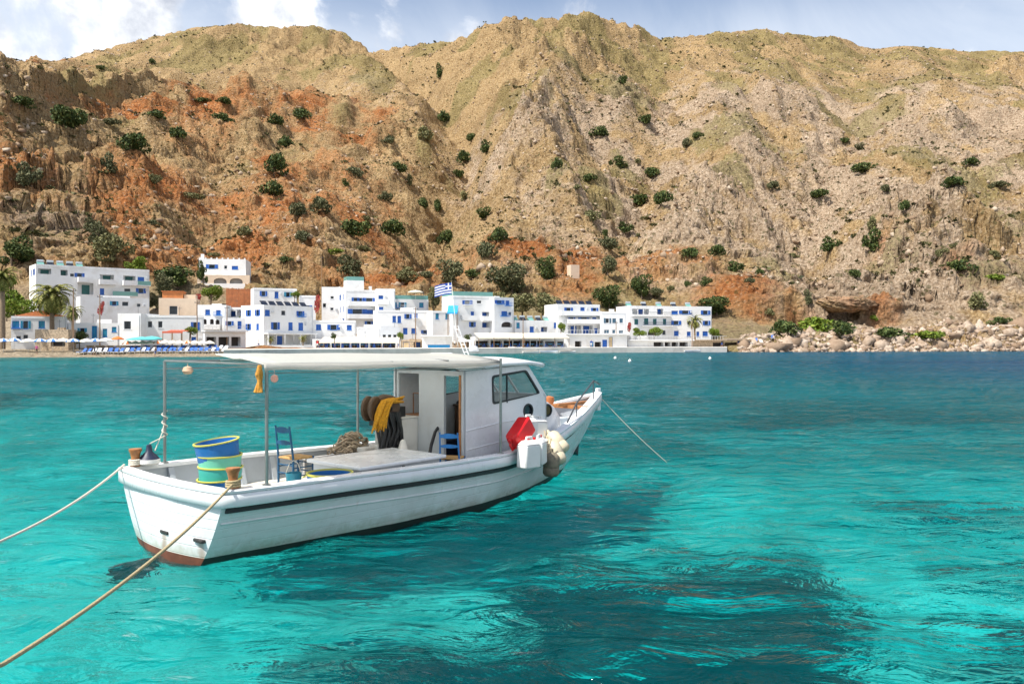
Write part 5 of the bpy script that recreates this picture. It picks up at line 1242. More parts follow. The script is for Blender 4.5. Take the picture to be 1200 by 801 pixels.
H_('white two-storey house with grey-blue shutters beside a red climber', 705, 196, 734, 198, 365, 392, 7, wl(4, 'g', (1015, 495, 1040, 529), (1062, 495, 1090, 531), (1112, 495, 1138, 529), (1005, 573, 1040, 607), (1062, 573, 1085, 607), (1108, 578, 1138, 602)), roof='plain')
H_('wide three-storey white hotel with dark railings at the right end of the village', 738, 204, 834, 210, 358, 397, 9, wl(5, 'o', (125, 428, 245, 468), (300, 428, 345, 468))+wl(5, 'b', (400, 442, 445, 466), (475, 440, 520, 466), (622, 440, 655, 470), (415, 512, 450, 541), (632, 512, 658, 543), (418, 583, 450, 618), (508, 588, 535, 622), (575, 588, 595, 622), (618, 586, 655, 620))+wl(5, 'G', (140, 500, 167, 540), (208, 495, 238, 540), (270, 498, 296, 540), (340, 498, 363, 540))+wl(5, 'a', (235, 575, 300, 614))+wl(5, 'd', (335, 578, 360, 612), (510, 515, 540, 541)),
   name='white_hotel', cat='hotel', rails=[cv_(5, (120, 462, 395, 478)), cv_(5, (190, 536, 400, 548))], roof='tanks')
H_('white waterfront wine-bar row with teal, blue and beige doors', 662, 186, 735, 188, 392, 409, 6, wl(4, 'T', (905, 658, 930, 702))+wl(4, 'o', (800, 655, 845, 695), (938, 660, 985, 705))+wl(4, 'D', (992, 645, 1025, 712))+wl(4, 'y', (1037, 625, 1065, 712)), name='waterfront_building', cat='building', roof='slab')
H_('long waterfront taverna with dark open front under a cream roof', 556, 178, 661, 184, 394, 409, 5, wl(4, 'o', (105, 652, 200, 700), (210, 652, 290, 700), (300, 652, 430, 700), (440, 652, 580, 700))+wl(4, 'd', (590, 655, 665, 692), (675, 655, 725, 692)), name='waterfront_taverna', cat='taverna', roof='awnroof')
H_('low white terrace building with dark bar openings under the wide hotel', 736, 190, 812, 194, 399, 414, 11, wl(5, 'o', (275, 662, 345, 692), (352, 662, 395, 692), (400, 662, 450, 692), (455, 662, 515, 692)), name='terrace_building', cat='building', roof='slab')
H_('rough stone terrace base with low wall at the right end of the quay', 812, 194, 849, 196, 399, 413, 11, wl(5, 'o', (690, 665, 770, 708)), name='stone_terrace', cat='terrace', wallk='stone', roof='slab')
H_('low dark-fronted taverna under the long cream awning', 366, 170, 470, 174, 397, 409, 5, wl(3, 'o', (60, 640, 160, 700), (170, 660, 300, 706), (310, 660, 430, 706), (440, 660, 520, 706), (530, 668, 620, 706)), name='waterfront_taverna', cat='taverna', roof='plain')
H_('small white kiosk with blue counter cloths beside the cream awning', 495, 172, 530, 173, 394, 408, 4, wl(3, 'K', (845, 680, 1000, 706))+wl(3, 'o', (830, 655, 1000, 679)), name='white_kiosk', cat='kiosk', roof='slab')
H_('stone passage house between kiosk and grey waterfront house', 470, 173, 494, 173, 398, 408, 4, wl(3, 'o', (745, 660, 812, 700))+wl(3, 'y', (672, 660, 715, 706)), name='stone_house', wallk='stone', roof='plain')
H_('low white terrace restaurant with dark openings left of the big corner house', 240, 157, 288, 162, 388.5, 407, 5, wl(2, 'o', (370, 625, 440, 690), (455, 625, 530, 690), (545, 625, 610, 690)), name='terrace_restaurant', cat='building', roof='slab')
H_('small white house over the terrace restaurant with blue door', 262, 168, 290, 170, 372, 392, 4, wl(2, 'b', (520, 515, 545, 545))+wl(2, 'D', (590, 515, 615, 570)), roof='plain')
H_('small square stone hut standing alone on the orange slope', 669, 262, 679, 263, 310, 322, 3.2, [], name='stone_hut', cat='hut', wallk='cream', roof='plain')
def frame_of(h):
    A = Vector((X(h['pL'], h['YL']), h['YL'], 0)); B = Vector((X(h['pR'], h['YR']), h['YR'], 0)); d = (B-A); L = d.length; d.normalize()
    return A, d, Vector((-d.y, d.x, 0)), L, Zp(h['top'], h['YL']), Zp(h['base'], h['YL'])
def pads():
    """level the ground under and in front of every house"""
    for h in HOUSES:
        A, d, n, L, zt, zb = frame_of(h)
        u = (XX-A.x)*d.x+(YY-A.y)*d.y; v = (XX-A.x)*n.x+(YY-A.y)*n.y
        m = sstep(-3, -1, u)*sstep(L+3, L+1, u)*sstep(-12, -4, v)*sstep(h['thick']+2.5, h['thick']+.5, v)
        np.copyto(H, np.where((m > 0) & (H > zb-.15), H*(1-m)+(zb-.15)*m, H))
def build_village():
    WM = {'white': mat('whitewash', (.80, .80, .79), .85, .035, .5, .15, dirt=(.52, .47, .40), dirt_amt=.5), 'cream': mat('cream_plaster', (.70, .56, .42), .85, .08, .6, .2, dirt=(.5, .36, .25)),
          'stone': mat('rubble_stone', (.44, .34, .23), .95, .45, 3.2, .8, dirt=(.15, .11, .08), dirt_amt=.7), 'grey': mat('grey_plaster', (.58, .60, .62), .85, .06, .6, .2, dirt=(.45, .43, .4))}
    sh = {'b': mat('blue_shutter', (.012, .10, .42), .5, .2, 1.5), 't': mat('teal_shutter', (.02, .24, .38), .5, .2, 1.5), 'g': mat('grey_blue_shutter', (.05, .12, .18), .5, .2, 1.5), 'G': mat('green_door', (.02, .13, .12), .5, .2, 1.5), 'y': mat('beige_door', (.55, .42, .25), .6, .15, 1.5), 'K': mat('blue_cloth', (.02, .30, .62), .7, .1, 1.5)}
    sh['D'] = sh['b']; sh['T'] = mat('azure_door', (.01, .20, .40), .5, .15, 1.5); sh['B'] = sh['b']
    glass = mat('dark_glass', (.02, .028, .035), .12, .3, 1); wfr = mat('window_frame_white', (.74, .74, .74), .5, .03); bfr = mat('window_frame_blue', (.02, .16, .48), .5, .1)
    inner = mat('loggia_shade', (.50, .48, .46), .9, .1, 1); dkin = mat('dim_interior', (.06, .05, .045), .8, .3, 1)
    tile = mat('orange_tiles', (.50, .17, .06), .8, .25, 4, .4); redw = mat('orange_render', (.52, .20, .07), .85, .2, 1)
    railg = mat('green_glass', (.16, .36, .32), .15, .1, 1); railm = mat('dark_railing', (.035, .04, .05), .5, .1)
    tankm = mat('tank_grey', (.46, .50, .53), .4, .1, 2, metal=.4); solar = mat('solar_panel', (.015, .02, .035), .2, .2, 2)
    cloth = mat('awning_cream', (.78, .72, .58), .8, .06, .7, .1, dirt=(.6, .52, .4)); wood = mat('village_wood', (.26, .16, .09), .8, .3, 3)
    for hi, h in enumerate(HOUSES):
        A, d, n, L, zt, zb = frame_of(h); Hh = zt-zb; T = h['thick']
        gz = min(terr_xy(*(A+d*u+n*v).xy) for u in (0, L) for v in (0, T)); sink = max(.3, zb-gz+.4)
        root = thing(h['name'], h['label'], h['cat'], (A.x, A.y, zb), math.atan2(d.y, d.x), GROUP if h['name'] == 'white_house' else None)
        wmat = WM[h.get('wallk', 'white')]
        def loc(px, py):
            a = (px-600)/F; b = (HZ-py)/F; Y = (A.x*n.x+A.y*n.y)/(a*n.x+n.y)
            P = Vector((a*Y, Y, 0)); return (P-A).dot(d), CAMZ+b*Y-zb
        rects = []
        for w in h['wins']:
            k = w[0]; u0, v1 = loc(w[1], w[2]); u1, v0 = loc(w[3], w[4])
            cu = (u0+u1)/2; hw = max(abs(u1-u0), .8)/2; u0, u1 = max(.12, cu-hw), min(L-.12, cu+hw)
            v0 = max(.06 if k in 'DTyaoK' else .3, v0); v1 = min(Hh-.32, max(v1, v0+.7))
            if u1-u0 < .3 or v1-v0 < .3: continue
            if any(u0 < r[2]+.08 and u1 > r[1]-.08 and v0 < r[4]+.08 and v1 > r[3]-.08 for r in rects): continue
            rects.append((k, u0, u1, v0, v1))
        # front wall as a grid of quads with real openings
        def wall_with_holes(m, L, Hh, rects, F3, depth_of):
            us = sorted({0, L, *[r[1] for r in rects], *[r[2] for r in rects]}); vs = sorted({-sink, Hh, *[r[3] for r in rects], *[r[4] for r in rects]})
            for a, b in zip(us, us[1:]):
                for c, e in zip(vs, vs[1:]):
                    mu, mv = (a+b)/2, (c+e)/2
                    if any(r[1] < mu < r[2] and r[3] < mv < r[4] for r in rects): continue
                    m.add([F3(a, 0, c), F3(b, 0, c), F3(b, 0, e), F3(a, 0, e)], [(0, 1, 2, 3)])
            for r in rects:
                k, u0, u1, v0, v1 = r; D_ = depth_of(k)
                q = [F3(u0, 0, v0), F3(u1, 0, v0), F3(u1, 0, v1), F3(u0, 0, v1)]; p = [F3(u0, D_, v0), F3(u1, D_, v0), F3(u1, D_, v1), F3(u0, D_, v1)]
                m.add(q+p, [(0, 1, 5, 4), (1, 2, 6, 5), (2, 3, 7, 6), (3, 0, 4, 7), (4, 5, 6, 7)])
        dep = lambda k: 1.5 if k == 'o' else (.9 if k == 'a' else .22)
        m = MB(); wall_with_holes(m, L, Hh, rects, lambda u, y, v: (u, y, v), dep)
        srects = []
        for i in range(h.get('sidew', 2 if (T > 6 and L > 6 and h['cat'] in ('house', 'hotel') and h['pR'] < 560) else 0)):
            st = i//2; uu = T*(.28+.4*(i % 2)); vv = Hh-2.2-st*2.9
            if vv > .4: srects.append(('b', uu, uu+.9, vv, vv+1.25))
        wall_with_holes(m, T, Hh, srects, lambda u, y, v: (y, T-u, v), lambda k: .2)
        rz_ = Hh-.35
        m.add([(L, 0, -sink), (L, T, -sink), (L, T, Hh), (L, 0, Hh)], [(0, 1, 2, 3)])
        m.add([(0, T, -sink), (L, T, -sink), (L, T, Hh), (0, T, Hh)], [(3, 2, 1, 0)])
        o4 = [(0, 0, Hh), (L, 0, Hh), (L, T, Hh), (0, T, Hh)]; i4 = [(.22, .22, Hh), (L-.22, .22, Hh), (L-.22, T-.22, Hh), (.22, T-.22, Hh)]; f4 = [(x, y, rz_) for x, y, z in i4]
        m.add(o4+i4+f4, [(0, 1, 5, 4), (1, 2, 6, 5), (2, 3, 7, 6), (3, 0, 4, 7), (4, 5, 9, 8), (5, 6, 10, 9), (6, 7, 11, 10), (7, 4, 8, 11), (8, 9, 10, 11)])
        obj('wall', m, wmat, root, recalc=False)
        orr = random.Random(hi*7+1)
        def opening(k, u0, u1, v0, v1, G):
            if k == 'o' or k == 'a':
                D_ = dep(k)
                if k == 'a':      # arch head in front of the opening
                    w = (u1-u0); r = min(w/2, (v1-v0)*.6); cu = (u0+u1)/2; pts = [(cu+w/2*math.cos(a), v1-r+r*math.sin(a)) for a in np.linspace(0, math.pi, 11)]
                    mm = MB(); poly = [(u1, v1+.02), (u0, v1+.02)]+[(x, z) for x, z in reversed(pts)]
                    n0 = len(poly); mm.add([G(x, -.02, z) for x, z in poly]+[G(x, .18, z) for x, z in poly], [tuple(range(n0)), tuple(range(2*n0-1, n0-1, -1))]+[(i, i+n0, (i+1) % n0+n0, (i+1) % n0) for i in range(n0)]); obj('arch_head', mm, wmat, root)
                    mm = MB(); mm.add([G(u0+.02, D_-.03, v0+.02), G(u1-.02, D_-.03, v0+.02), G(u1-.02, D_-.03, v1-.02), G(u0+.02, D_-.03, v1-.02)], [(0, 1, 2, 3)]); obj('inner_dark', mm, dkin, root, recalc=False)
                else:
                    wd = min(u1-u0-.2, 1.6); c = u0+(u1-u0)*(.35 if hi % 2 else .6); a, b = max(u0+.1, c-wd/2), min(u1-.1, c+wd/2); vt = min(v1-.12, v0+2.2)
                    if h['cat'] in ('taverna', 'building', 'terrace', 'kiosk'): a, b, vt = u0+.05, u1-.05, v1-.05
                    mm = MB(); mm.add([G(a, D_-.04, v0+.02), G(b, D_-.04, v0+.02), G(b, D_-.04, vt), G(a, D_-.04, vt)], [(0, 1, 2, 3)]); o = obj('door', mm, dkin if h['cat'] in ('taverna', 'building', 'terrace', 'kiosk') else sh['b' if hi % 3 else 'G'], root, recalc=False)  # open waterfront fronts: a dark sheet stands in for interior shade, elsewhere a door
                    if (u1-u0) > 3.2:
                        for f in np.arange(1, int((u1-u0)/2.2)+1):
                            x = u0+f*(u1-u0)/(int((u1-u0)/2.2)+1); mm = MB(); b8 = [G(x-.1, -.0+.03, v0), G(x+.1, .03, v0), G(x+.1, .26, v0), G(x-.1, .26, v0), G(x-.1, .03, v1), G(x+.1, .03, v1), G(x+.1, .26, v1), G(x-.1, .26, v1)]
                            mm.add(b8, [(0, 1, 5, 4), (1, 2, 6, 5), (2, 3, 7, 6), (3, 0, 4, 7)]); obj('pillar', mm, wmat, root)
                return
            op = k in 'btg' and orr.random() < .45 and u0 > (u1-u0)*.55+.1 and u1+(u1-u0)*.55 < (L if G(0, 0, 0)[0] == 0 and G(1, 0, 0)[0] == 1 else T)-.05
            f = .06; nm = 'door' if k in 'DTyG' else ('counter_cloth' if k == 'K' else 'window')
            mm = MB()
            def gb(a, b, y0, y1, c, e):
                vs = [G(x, y, z) for z in (c, e) for y in (y0, y1) for x in (a, b)]; mm.add(vs, [(0, 2, 3, 1), (4, 5, 7, 6), (0, 1, 5, 4), (2, 6, 7, 3), (0, 4, 6, 2), (1, 3, 7, 5)])
            gb(u0+.005, u0+f, .06, .2, v0+.005, v1-.005); gb(u1-f, u1-.005, .06, .2, v0+.005, v1-.005); gb(u0+f, u1-f, .06, .2, v1-f, v1-.005); gb(u0+f, u1-f, .06, .2, v0+.005, v0+f)
            if nm == 'window': gb(u0-.08, u1+.08, -.06, .05, v0-.09, v0-.004)
            fo = obj(nm, mm, wfr if k in 'dg' else bfr, root)
            mm = MB()
            if op:
                for a, b in ((u0-(u1-u0)*.5, u0-.03), (u1+.03, u1+(u1-u0)*.5)):
                    q = MB(); q.add([G(x, y, z) for z in (v0, v1) for y in (-.07, -.025) for x in (a, b)], [(0, 2, 3, 1), (4, 5, 7, 6), (0, 1, 5, 4), (2, 6, 7, 3), (0, 4, 6, 2), (1, 3, 7, 5)]); obj('shutter', q, sh[k], fo)
            if k == 'd' or op:
                mm.add([G(u0+f, .16, v0+f), G(u1-f, .16, v0+f), G(u1-f, .16, v1-f), G(u0+f, .16, v1-f)], [(0, 1, 2, 3)]); gb((u0+u1)/2-.025, (u0+u1)/2+.025, .1, .15, v0+f, v1-f); obj('pane', mm, glass, fo)
            else:
                c = (u0+u1)/2
                for a, b in ((u0+f, c-.012), (c+.012, u1-f)):
                    gb(a, b, .10, .15, v0+f, v1-f)
                    gb(a+.08, b-.08, .085, .105, v0+f+.1, v1-f-.1)
                if nm == 'window' and (hi+len(rects)) % 3 != 1 and v1-v0 > 1.0 and u1-u0 > .9:
                    pass
                obj('shutter' if nm == 'window' else 'panel', mm, sh[k], fo)
                if k == 'B':
                    mm = MB(); gb(u0+.01, u1-.01, .02, .15, v1, v1+.001); 
        for r in rects: opening(*r, lambda u, y, v: (u, y, v))
        for r in srects: opening(*r, lambda u, y, v: (y, T-u, v))
        def bx(nm, x0, x1, y0, y1, z0, z1, mm_, bev=0):
            q = MB(); q.box(x0, x1, y0, y1, z0, z1); return obj(nm, q, mm_, root, bevel=bev)
        for r in h.get('balc', ()):
            u0, v1 = loc(r[0], r[1]); u1, v0 = loc(r[2], r[3]); u0, u1 = max(u0, .02), min(u1, L-.02)
            q = MB(); q.box(u0, u1, -1.25, -.003, v0-.15, v0); q.box(u0, u1, -1.25, -1.13, v0, v0+.95); q.box(u0, u0+.12, -1.13, -.003, v0, v0+.95); q.box(u1-.12, u1, -1.13, -.003, v0, v0+.95); obj('balcony', q, wmat, root)
        for r in h.get('glass', ()):
            u0, v1 = loc(r[0], r[1]); u1, v0 = loc(r[2], r[3]); u0, u1 = max(u0, .02), min(u1, L-.02)
            q = MB(); q.box(u0, u1, -1.3, -.003, v0-.16, v0); b = obj('balcony', q, wmat, root); q = MB(); q.box(u0, u1, -1.28, -1.25, v0+.002, v0+.95); obj('glass_railing', q, railg, b)
        for r in h.get('rails', ()):
            u0, v1 = loc(r[0], r[1]); u1, v0 = loc(r[2], r[3]); u0, u1 = max(u0, .02), min(u1, L-.02)
            q = MB(); q.box(u0, u1, -1.1, -.003, v0-.16, v0); b = obj('balcony', q, wmat, root); q = MB(); q.box(u0, u1, -1.09, -1.05, v0+.85, v0+.92); q.box(u0, u1, -1.09, -1.05, v0+.08, v0+.12)
            for k in range(int((u1-u0)/.28)): q.box(u0+k*.28, u0+k*.28+.05, -1.085, -1.055, v0+.12, v0+.85)
            obj('railing', q, railm, b)
        if h.get('awn'):
            r = h['awn']; u0, v1 = loc(r[0], r[1]); u1, v0 = loc(r[2], r[3]); bx('canopy_slab', .05, L-.02, -1.4, -.004, v0-.05, v0+.18, wmat)
            for k in range(4):
                x = .3+k*(L-.6)/3; bx('pillar', x-.11, x+.11, -1.3, -1.08, -.2, v0-.052, wmat)
            bx('terrace_wall', .0, L, -1.45, -1.33, -.2, .75, WM['grey'])
        # small balconies, coolers and drainpipes
        if h['cat'] in ('house', 'hotel') and h.get('wallk', 'white') == 'white':
            used = [loc((r[0]+r[2])/2, r[3])[1] for r in list(h.get('balc', ()))+list(h.get('rails', ()))+list(h.get('glass', ()))]
            for k, u0, u1, v0, v1 in rects:
                if k in 'bt' and v0 > 2.4 and orr.random() < .45 and not any(abs(v0-z) < 2.4 for z in used) and not any(r[4] > v0-1.0 and r[3] < v0-.05 and r[1] < u1+.4 and r[2] > u0-.4 for r in rects):
                    a, b = max(.02, u0-.4), min(L-.02, u1+.4); q = MB(); q.box(a, b, -.95, -.075, v0-.26, v0-.14); q.box(a, b, -.95, -.90, v0+.55, v0+.60)
                    for x in np.arange(a, b, .16): q.box(x, x+.03, -.94, -.91, v0-.14, v0+.55)
                    obj('balcony', q, wmat if orr.random() < .5 else bfr, root)
                elif k in 'bd' and orr.random() < .22 and u1+1.1 < L and not any(r[1] < u1+1.0 and r[2] > u1+.1 and r[3] < v1 and r[4] > v1-.6 for r in rects if r[1] != u0):
                    q = MB(); q.box(u1+.75-.35, u1+.75+.1, -.30, -.003, v1-.6, v1-.1); obj('cooler_unit', q, WM['grey'], root, bevel=.02)
            if L > 4: q = MB(); q.tube([(L-.25, -.06, Hh-.4), (L-.25, -.06, -.5)], .05, 6); obj('drainpipe', q, WM['grey'], root)
            if orr.random() < .6 and Hh > 4: q = MB(); q.box(.0, L, -.06, -.002, Hh-.42, Hh-.30); obj('cornice', q, wmat, root)
        rf = h['roof']
        if rf == 'tile':
            q = MB(); q.prism([(-.3, Hh-.05), (L*.5, Hh+1.2), (L+.3, Hh-.05), (L+.3, Hh-.2), (-.3, Hh-.2)], T*.35, T+.4); obj('roof', q, tile, root)
        elif rf == 'orange':
            bx('roof_room', .5, L*.62, 1.5, T-1, rz_+.002, Hh+1.5, redw); bx('roof_room', L*.64, L-.4, 2.0, T-1, rz_+.002, Hh+.9, wmat); bx('roof_slab', .3, L*.64, 1.3, T-.8, Hh+1.502, Hh+1.65, tile)
        elif rf == 'tanks':
            rr = random.Random(hi)
            for k in range(5 if L > 12 else 2):
                x = .8+k*((L-1.8)*(.45 if h.get('step') else 1)/(5 if L > 12 else 2)); q = MB(); q.tube([(x, T*.5, Hh+.95), (x+1.25, T*.5, Hh+.95)], .30, 12); t_ = obj('water_tank', q, tankm, root, smooth=True)
                q = MB(); q.add([(x-.05, T*.5-1.5, Hh-.30), (x+1.3, T*.5-1.5, Hh-.30), (x+1.3, T*.5-.15, Hh+.75), (x-.05, T*.5-.15, Hh+.75)], [(0, 1, 2, 3)]); q.box(x, x+.06, T*.5-.1, T*.5+.1, rz_, Hh+.7); q.box(x+1.2, x+1.26, T*.5-.1, T*.5+.1, rz_, Hh+.7); obj('solar_panel', q, solar if k % 2 else railg, root, recalc=False)
        elif rf == 'panels':
            for k in range(max(3, int(L/2.1))):
                x = .5+k*2.0
                if x+1.5 > L: break
                q = MB(); q.box(x, x+1.5, 0, .06, 0, 1.6, Matrix.Translation((0, 1.0, rz_+.25)) @ Matrix.Rotation(R(-48), 4, 'X')); q.box(x+.2, x+.26, 1.9, 1.96, rz_, rz_+1.2); q.box(x+1.2, x+1.26, 1.9, 1.96, rz_, rz_+1.2); obj('solar_panel', q, solar, root)
        elif rf == 'tower':
            bx('roof_room', .6, L*.62, 1.5, 5.2, rz_+.002, Hh+2.3, wmat); q = MB()
            for a, b, c, e in ((.6, L*.62, 1.5, 1.54), (.6, .64, 1.54, 5.2), (L*.62-.04, L*.62, 1.54, 5.2)): q.box(a, b, c, e, Hh+2.302, Hh+3.2)
            obj('glass_railing', q, railg, root); bx('chimney', L-1.2, L-.6, 3, 3.6, rz_+.002, Hh+1.1, wmat)
        elif rf == 'terrace':
            q = MB(); q.box(.1, L-.1, .06, .10, Hh+.002, Hh+.95); q.box(.06, .10, .1, T-.2, Hh+.002, Hh+.95); q.box(L-.10, L-.06, .1, T-.2, Hh+.002, Hh+.95); obj('glass_railing', q, railg, root)
            for k in range(3): bx('pergola_post', .6+k*(L-1.4)/2, .7+k*(L-1.4)/2, 1.5, 1.6, rz_, Hh+2.0, railm)
        elif rf == 'slab':
            bx('roof_slab', -.2, L+.2, -.9, T+.1, Hh+.003, Hh+.24, wmat)
            if h['cat'] != 'kiosk':
                q = MB(); q.box(-.2, L+.2, -.86, -.82, Hh+1.05, Hh+1.11)
                for k in range(int(L/.7)+1): q.box(-.2+k*.7, -.15+k*.7, -.86, -.82, Hh+.242, Hh+1.05)
                obj('railing', q, wfr, root)
        elif rf == 'awnroof':
            q = MB()
            for k in range(6):
                a, b = L*k/6+.05, L*(k+1)/6-.05; q.add([(a, -3.6, Hh-.25+.05*(k % 2)), (b, -3.6, Hh-.25+.05*(k % 2)), (b, .6, Hh+.75), (a, .6, Hh+.75), (a, -3.6, Hh-.50), (b, -3.6, Hh-.50)], [(0, 1, 2, 3), (4, 5, 1, 0)])
            o = obj('awning_roof', q, cloth, root, recalc=False); o.modifiers.new('thick', 'SOLIDIFY').thickness = .05
            for k in range(7): bx('awning_post', L*k/6-.05+(.1 if k == 0 else 0)-(.1 if k == 6 else 0), L*k/6+.05+(.1 if k == 0 else 0)-(.1 if k == 6 else 0), -3.55, -3.45, -.3, Hh-.28, wood)
        elif rf == 'villa':
            for k in range(9): bx('merlon', .1+k*(L-.6)/8, .5+k*(L-.6)/8, .02, .2, Hh+.002, Hh+.35, wmat)
            bx('chimney', .1, .9, 2, 2.8, rz_, Hh+1.5, wmat)
        elif rf == 'plain':
            rr = random.Random(hi+40)
            if L > 5 and rr.random() < .7: bx('chimney', L*rr.uniform(.2, .7), L*.75, T*.5, T*.5+.7, rz_+.002, Hh+rr.uniform(.3, .8), wmat)
            if rr.random() < .5:
                q = MB(); x = L*rr.uniform(.3, .8); q.tube([(x, T*.4, rz_), (x, T*.4, Hh+1.8)], .03, 5); q.tube([(x-.4, T*.4, Hh+1.6), (x+.4, T*.4, Hh+1.6)], .02, 4); q.tube([(x-.3, T*.4, Hh+1.35), (x+.3, T*.4, Hh+1.35)], .02, 4); obj('aerial', q, railm, root)
        if h.get('arcade'):
            # projecting ground floor with three arches and a white parapet terrace before it
            zz = -(Zp(322, 222)-Zp(336, 222)); holes = []
            for c in (.12, .46, .80):
                cu = L*c+.2; w = 1.7 if c > .2 else .9; holes.append([(cu-w, zz+.9), (cu+w, zz+.9)]+[(cu+w*math.cos(a), zz+1.5+.9*math.sin(a)) for a in np.linspace(0, math.pi, 9)])
            q = MB(); plate(q, [(-.1, zz-2), (L+1.3, zz-2), (L+1.3, -.02), (-.1, -.02)], holes, -1.6, -1.3); obj('arcade', q, WM['cream'], root)
            bx('terrace', -.1, L+1.3, -1.3, -.01, -.25, -.02, wmat); bx('back_wall', -.1, L+1.3, -.35, -.01, zz-2, -.26, inner)
            bx('terrace_parapet', -.1, L+1.3, -1.78, -1.61, zz-1.8, zz+.88, wmat)
    # ---- quay
    q = MB(); pxa = [262, 300, 350, 400, 450, 500, 560, 620, 680, 735, 800, 852]
    fr = [(X(p, float(np.interp(p, ST, SHORE))-1.5), float(np.interp(p, ST, SHORE))-1.5) for p in pxa]
    rows = [[(x*(1+k), y*(1+k), z) for (x, y) in fr] for k, z in ((0, -3), (0, 1.18), (.004, 1.22), (.16, 1.22))]
    q.grid(rows); e = len(fr)-1
    q.add([rows[0][e], rows[1][e], rows[2][e], rows[3][e], (rows[3][e][0], rows[3][e][1], -3)], [(0, 1, 2, 3, 4)])
    o = obj('quay', q, mat('quay_concrete', (.64, .61, .55), .9, .12, .4, .3, dirt=(.30, .26, .22), dirt_amt=.6), None); tag(o, kind='structure')
    # fence on the slope
    def fence():
        t = thing('board_fence', 'rust-orange board fence below the hillside villa', 'fence', (X(265, 196), 196, Zp(357, 196)))
        L = X(297, 198)-X(265, 196); hh = (357-338)/F*196
        q = MB()
        for k in range(26): q.box(k*L/26, k*L/26+L/26-.04, 0, .06, -1.5, hh-.15*(k % 3 == 0))
        obj('boards', q, mat('rust_boards', (.36, .12, .045), .85, .35, 1.2, .2), t)
        for k in range(5): q = MB(); q.box(k*L/4.2, k*L/4.2+.12, .07, .19, -1.5, hh+.1); obj('post', q, wood, t)
    fence()
    # stone garden walls
    def wall_(label, p0, Y0, p1, Y1, top, h, m1, name='garden_wall'):
        a = Vector((X(p0, Y0), Y0, 0)); b = Vector((X(p1, Y1), Y1, 0)); L = (b-a).length; d = b-a
        t = Zp(top, Y0); q = MB(); q.box(0, L, 0, .4, -h, 0); o = obj(name, q, m1, None, bevel=.03); o.location = (a.x, a.y, t); o.rotation_euler = (0, 0, math.atan2(d.y, d.x)); tag(o, label, 'wall')
    wall_('low rubble wall behind the beach sunshades', 100, 141, 240, 148, 404.5, 2.5, WM['stone'])
    wall_('white parapet wall edging the quay before the pillared loggia', 311, 163, 366, 170, 405, 2, WM['white'])
    wall_('pale wall under the waterfront taverna terrace', 596, 176.5, 662, 182, 406, 2.2, WM['grey'])
    wall_('white sea wall below the terrace bar', 738, 187.5, 812, 191.5, 408.5, 2.5, WM['white'], 'sea_wall')
    wall_('dark rough sea wall left of the terrace bar', 722, 186.5, 737, 187.5, 409, 2.5, WM['stone'], 'sea_wall')
    # ---- awnings
    def awning(label, p0, p1, Y, top, drop, m1, depth=4.0, posts=4):
        x0, x1 = X(p0, Y), X(p1, Y); zt = Zp(top, Y); zl = zt-drop
        t = thing('awning', label, 'awning', (x0, Y, 1.2)); L = x1-x0
        q = MB(); rows = [[(L*i/12, y, z-1.2-.10*math.sin(math.pi*f)-.03*(i % 2)) for i in range(13)] for f, y, z in ((0, 0, zl), (.5, depth*.5, (zl+zt)/2), (1, depth, zt))]
        q.grid(rows); q.grid([[(L*i/12, 0, zl-1.2-.03*(i % 2)) for i in range(13)], [(L*i/12, -.02, zl-1.55) for i in range(13)]]); o = obj('cloth', q, m1, t); o.modifiers.new('thick', 'SOLIDIFY').thickness = .04
        for k in range(posts):
            for y, z in ((.05, zl), (depth-.05, zt)):
                q = MB(); x = .1+k*(L-.2)/(posts-1); q.box(x-.05, x+.05, y-.05, y+.05, -.4, z-1.2-.05); obj('post', q, wood, t)
    redc = mat('awning_red', (.48, .10, .05), .8, .15, 1, .1); teal = mat('parasol_turquoise', (.10, .52, .52), .7, .08, 1); whc = mat('parasol_white', (.80, .79, .75), .8, .04, 1); blc = mat('parasol_blue', (.05, .18, .48), .7, .1, 1); orc = mat('parasol_orange', (.70, .17, .03), .7, .12, 1)
    awning('long cream awning over the taverna tables in the middle of the waterfront', 374, 466, 166, 395, .85, cloth, 3.6, 6)
    awning('cream awning over the terrace below the house with arched openings', 236, 264, 163, 387, .6, cloth, 4, 3)
    awning('red awning over the terrace between beach and low white house', 190, 214, 146, 386, .3, redc, 4, 3)
    awning('white flat awning beside the kiosk', 537, 556, 171, 396, .4, whc, 3.5, 3)
    awning('bright blue sail awning under the flag', 524, 536, 181, 357, 1.7, sh['K'], 3.0, 2)
    awning('dark thatched pergola right of the stone terrace', 848, 880, 199, 396, .35, mat('thatch', (.20, .15, .10), .95, .3, 3, .5), 5, 3)
    # ---- lamp and power poles
    for i, (px, Y, pt, pb, lab) in enumerate(((231, 156, 352, 404, 'dark wooden utility pole by the red terrace awning'), (266, 160, 358, 404, 'thin dark pole left of the big white corner house'), (377, 212, 300, 345, 'tall utility pole above the rust climber in the middle'), (487, 172, 360, 404, 'dark pole before the arched blue windows'), (613, 176, 373, 402, 'pole rising through the taverna awning right of the flag'), (722, 188, 376, 410, 'thin brown pole before the grey-shuttered house'), (117, 147, 345, 392, 'dark pole left of the long hotel annex'), (86, 141, 338, 380, 'slim pole beside the smaller palm'), (811, 193, 376, 399, 'slim grey mast beside the right-hand palm'))):
        t = thing('utility_pole', lab, 'pole', (X(px, Y), Y, min(Zp(pb, Y), max(1.0, terr(px, Y)))), 0, 'poles in the village'); hh = Zp(pt, Y)-t.location.z
        q = MB(); q.tube([(0, 0, -.6), (0, 0, hh)], [.13, .08], 7); obj('shaft', q, wood, t, smooth=True)
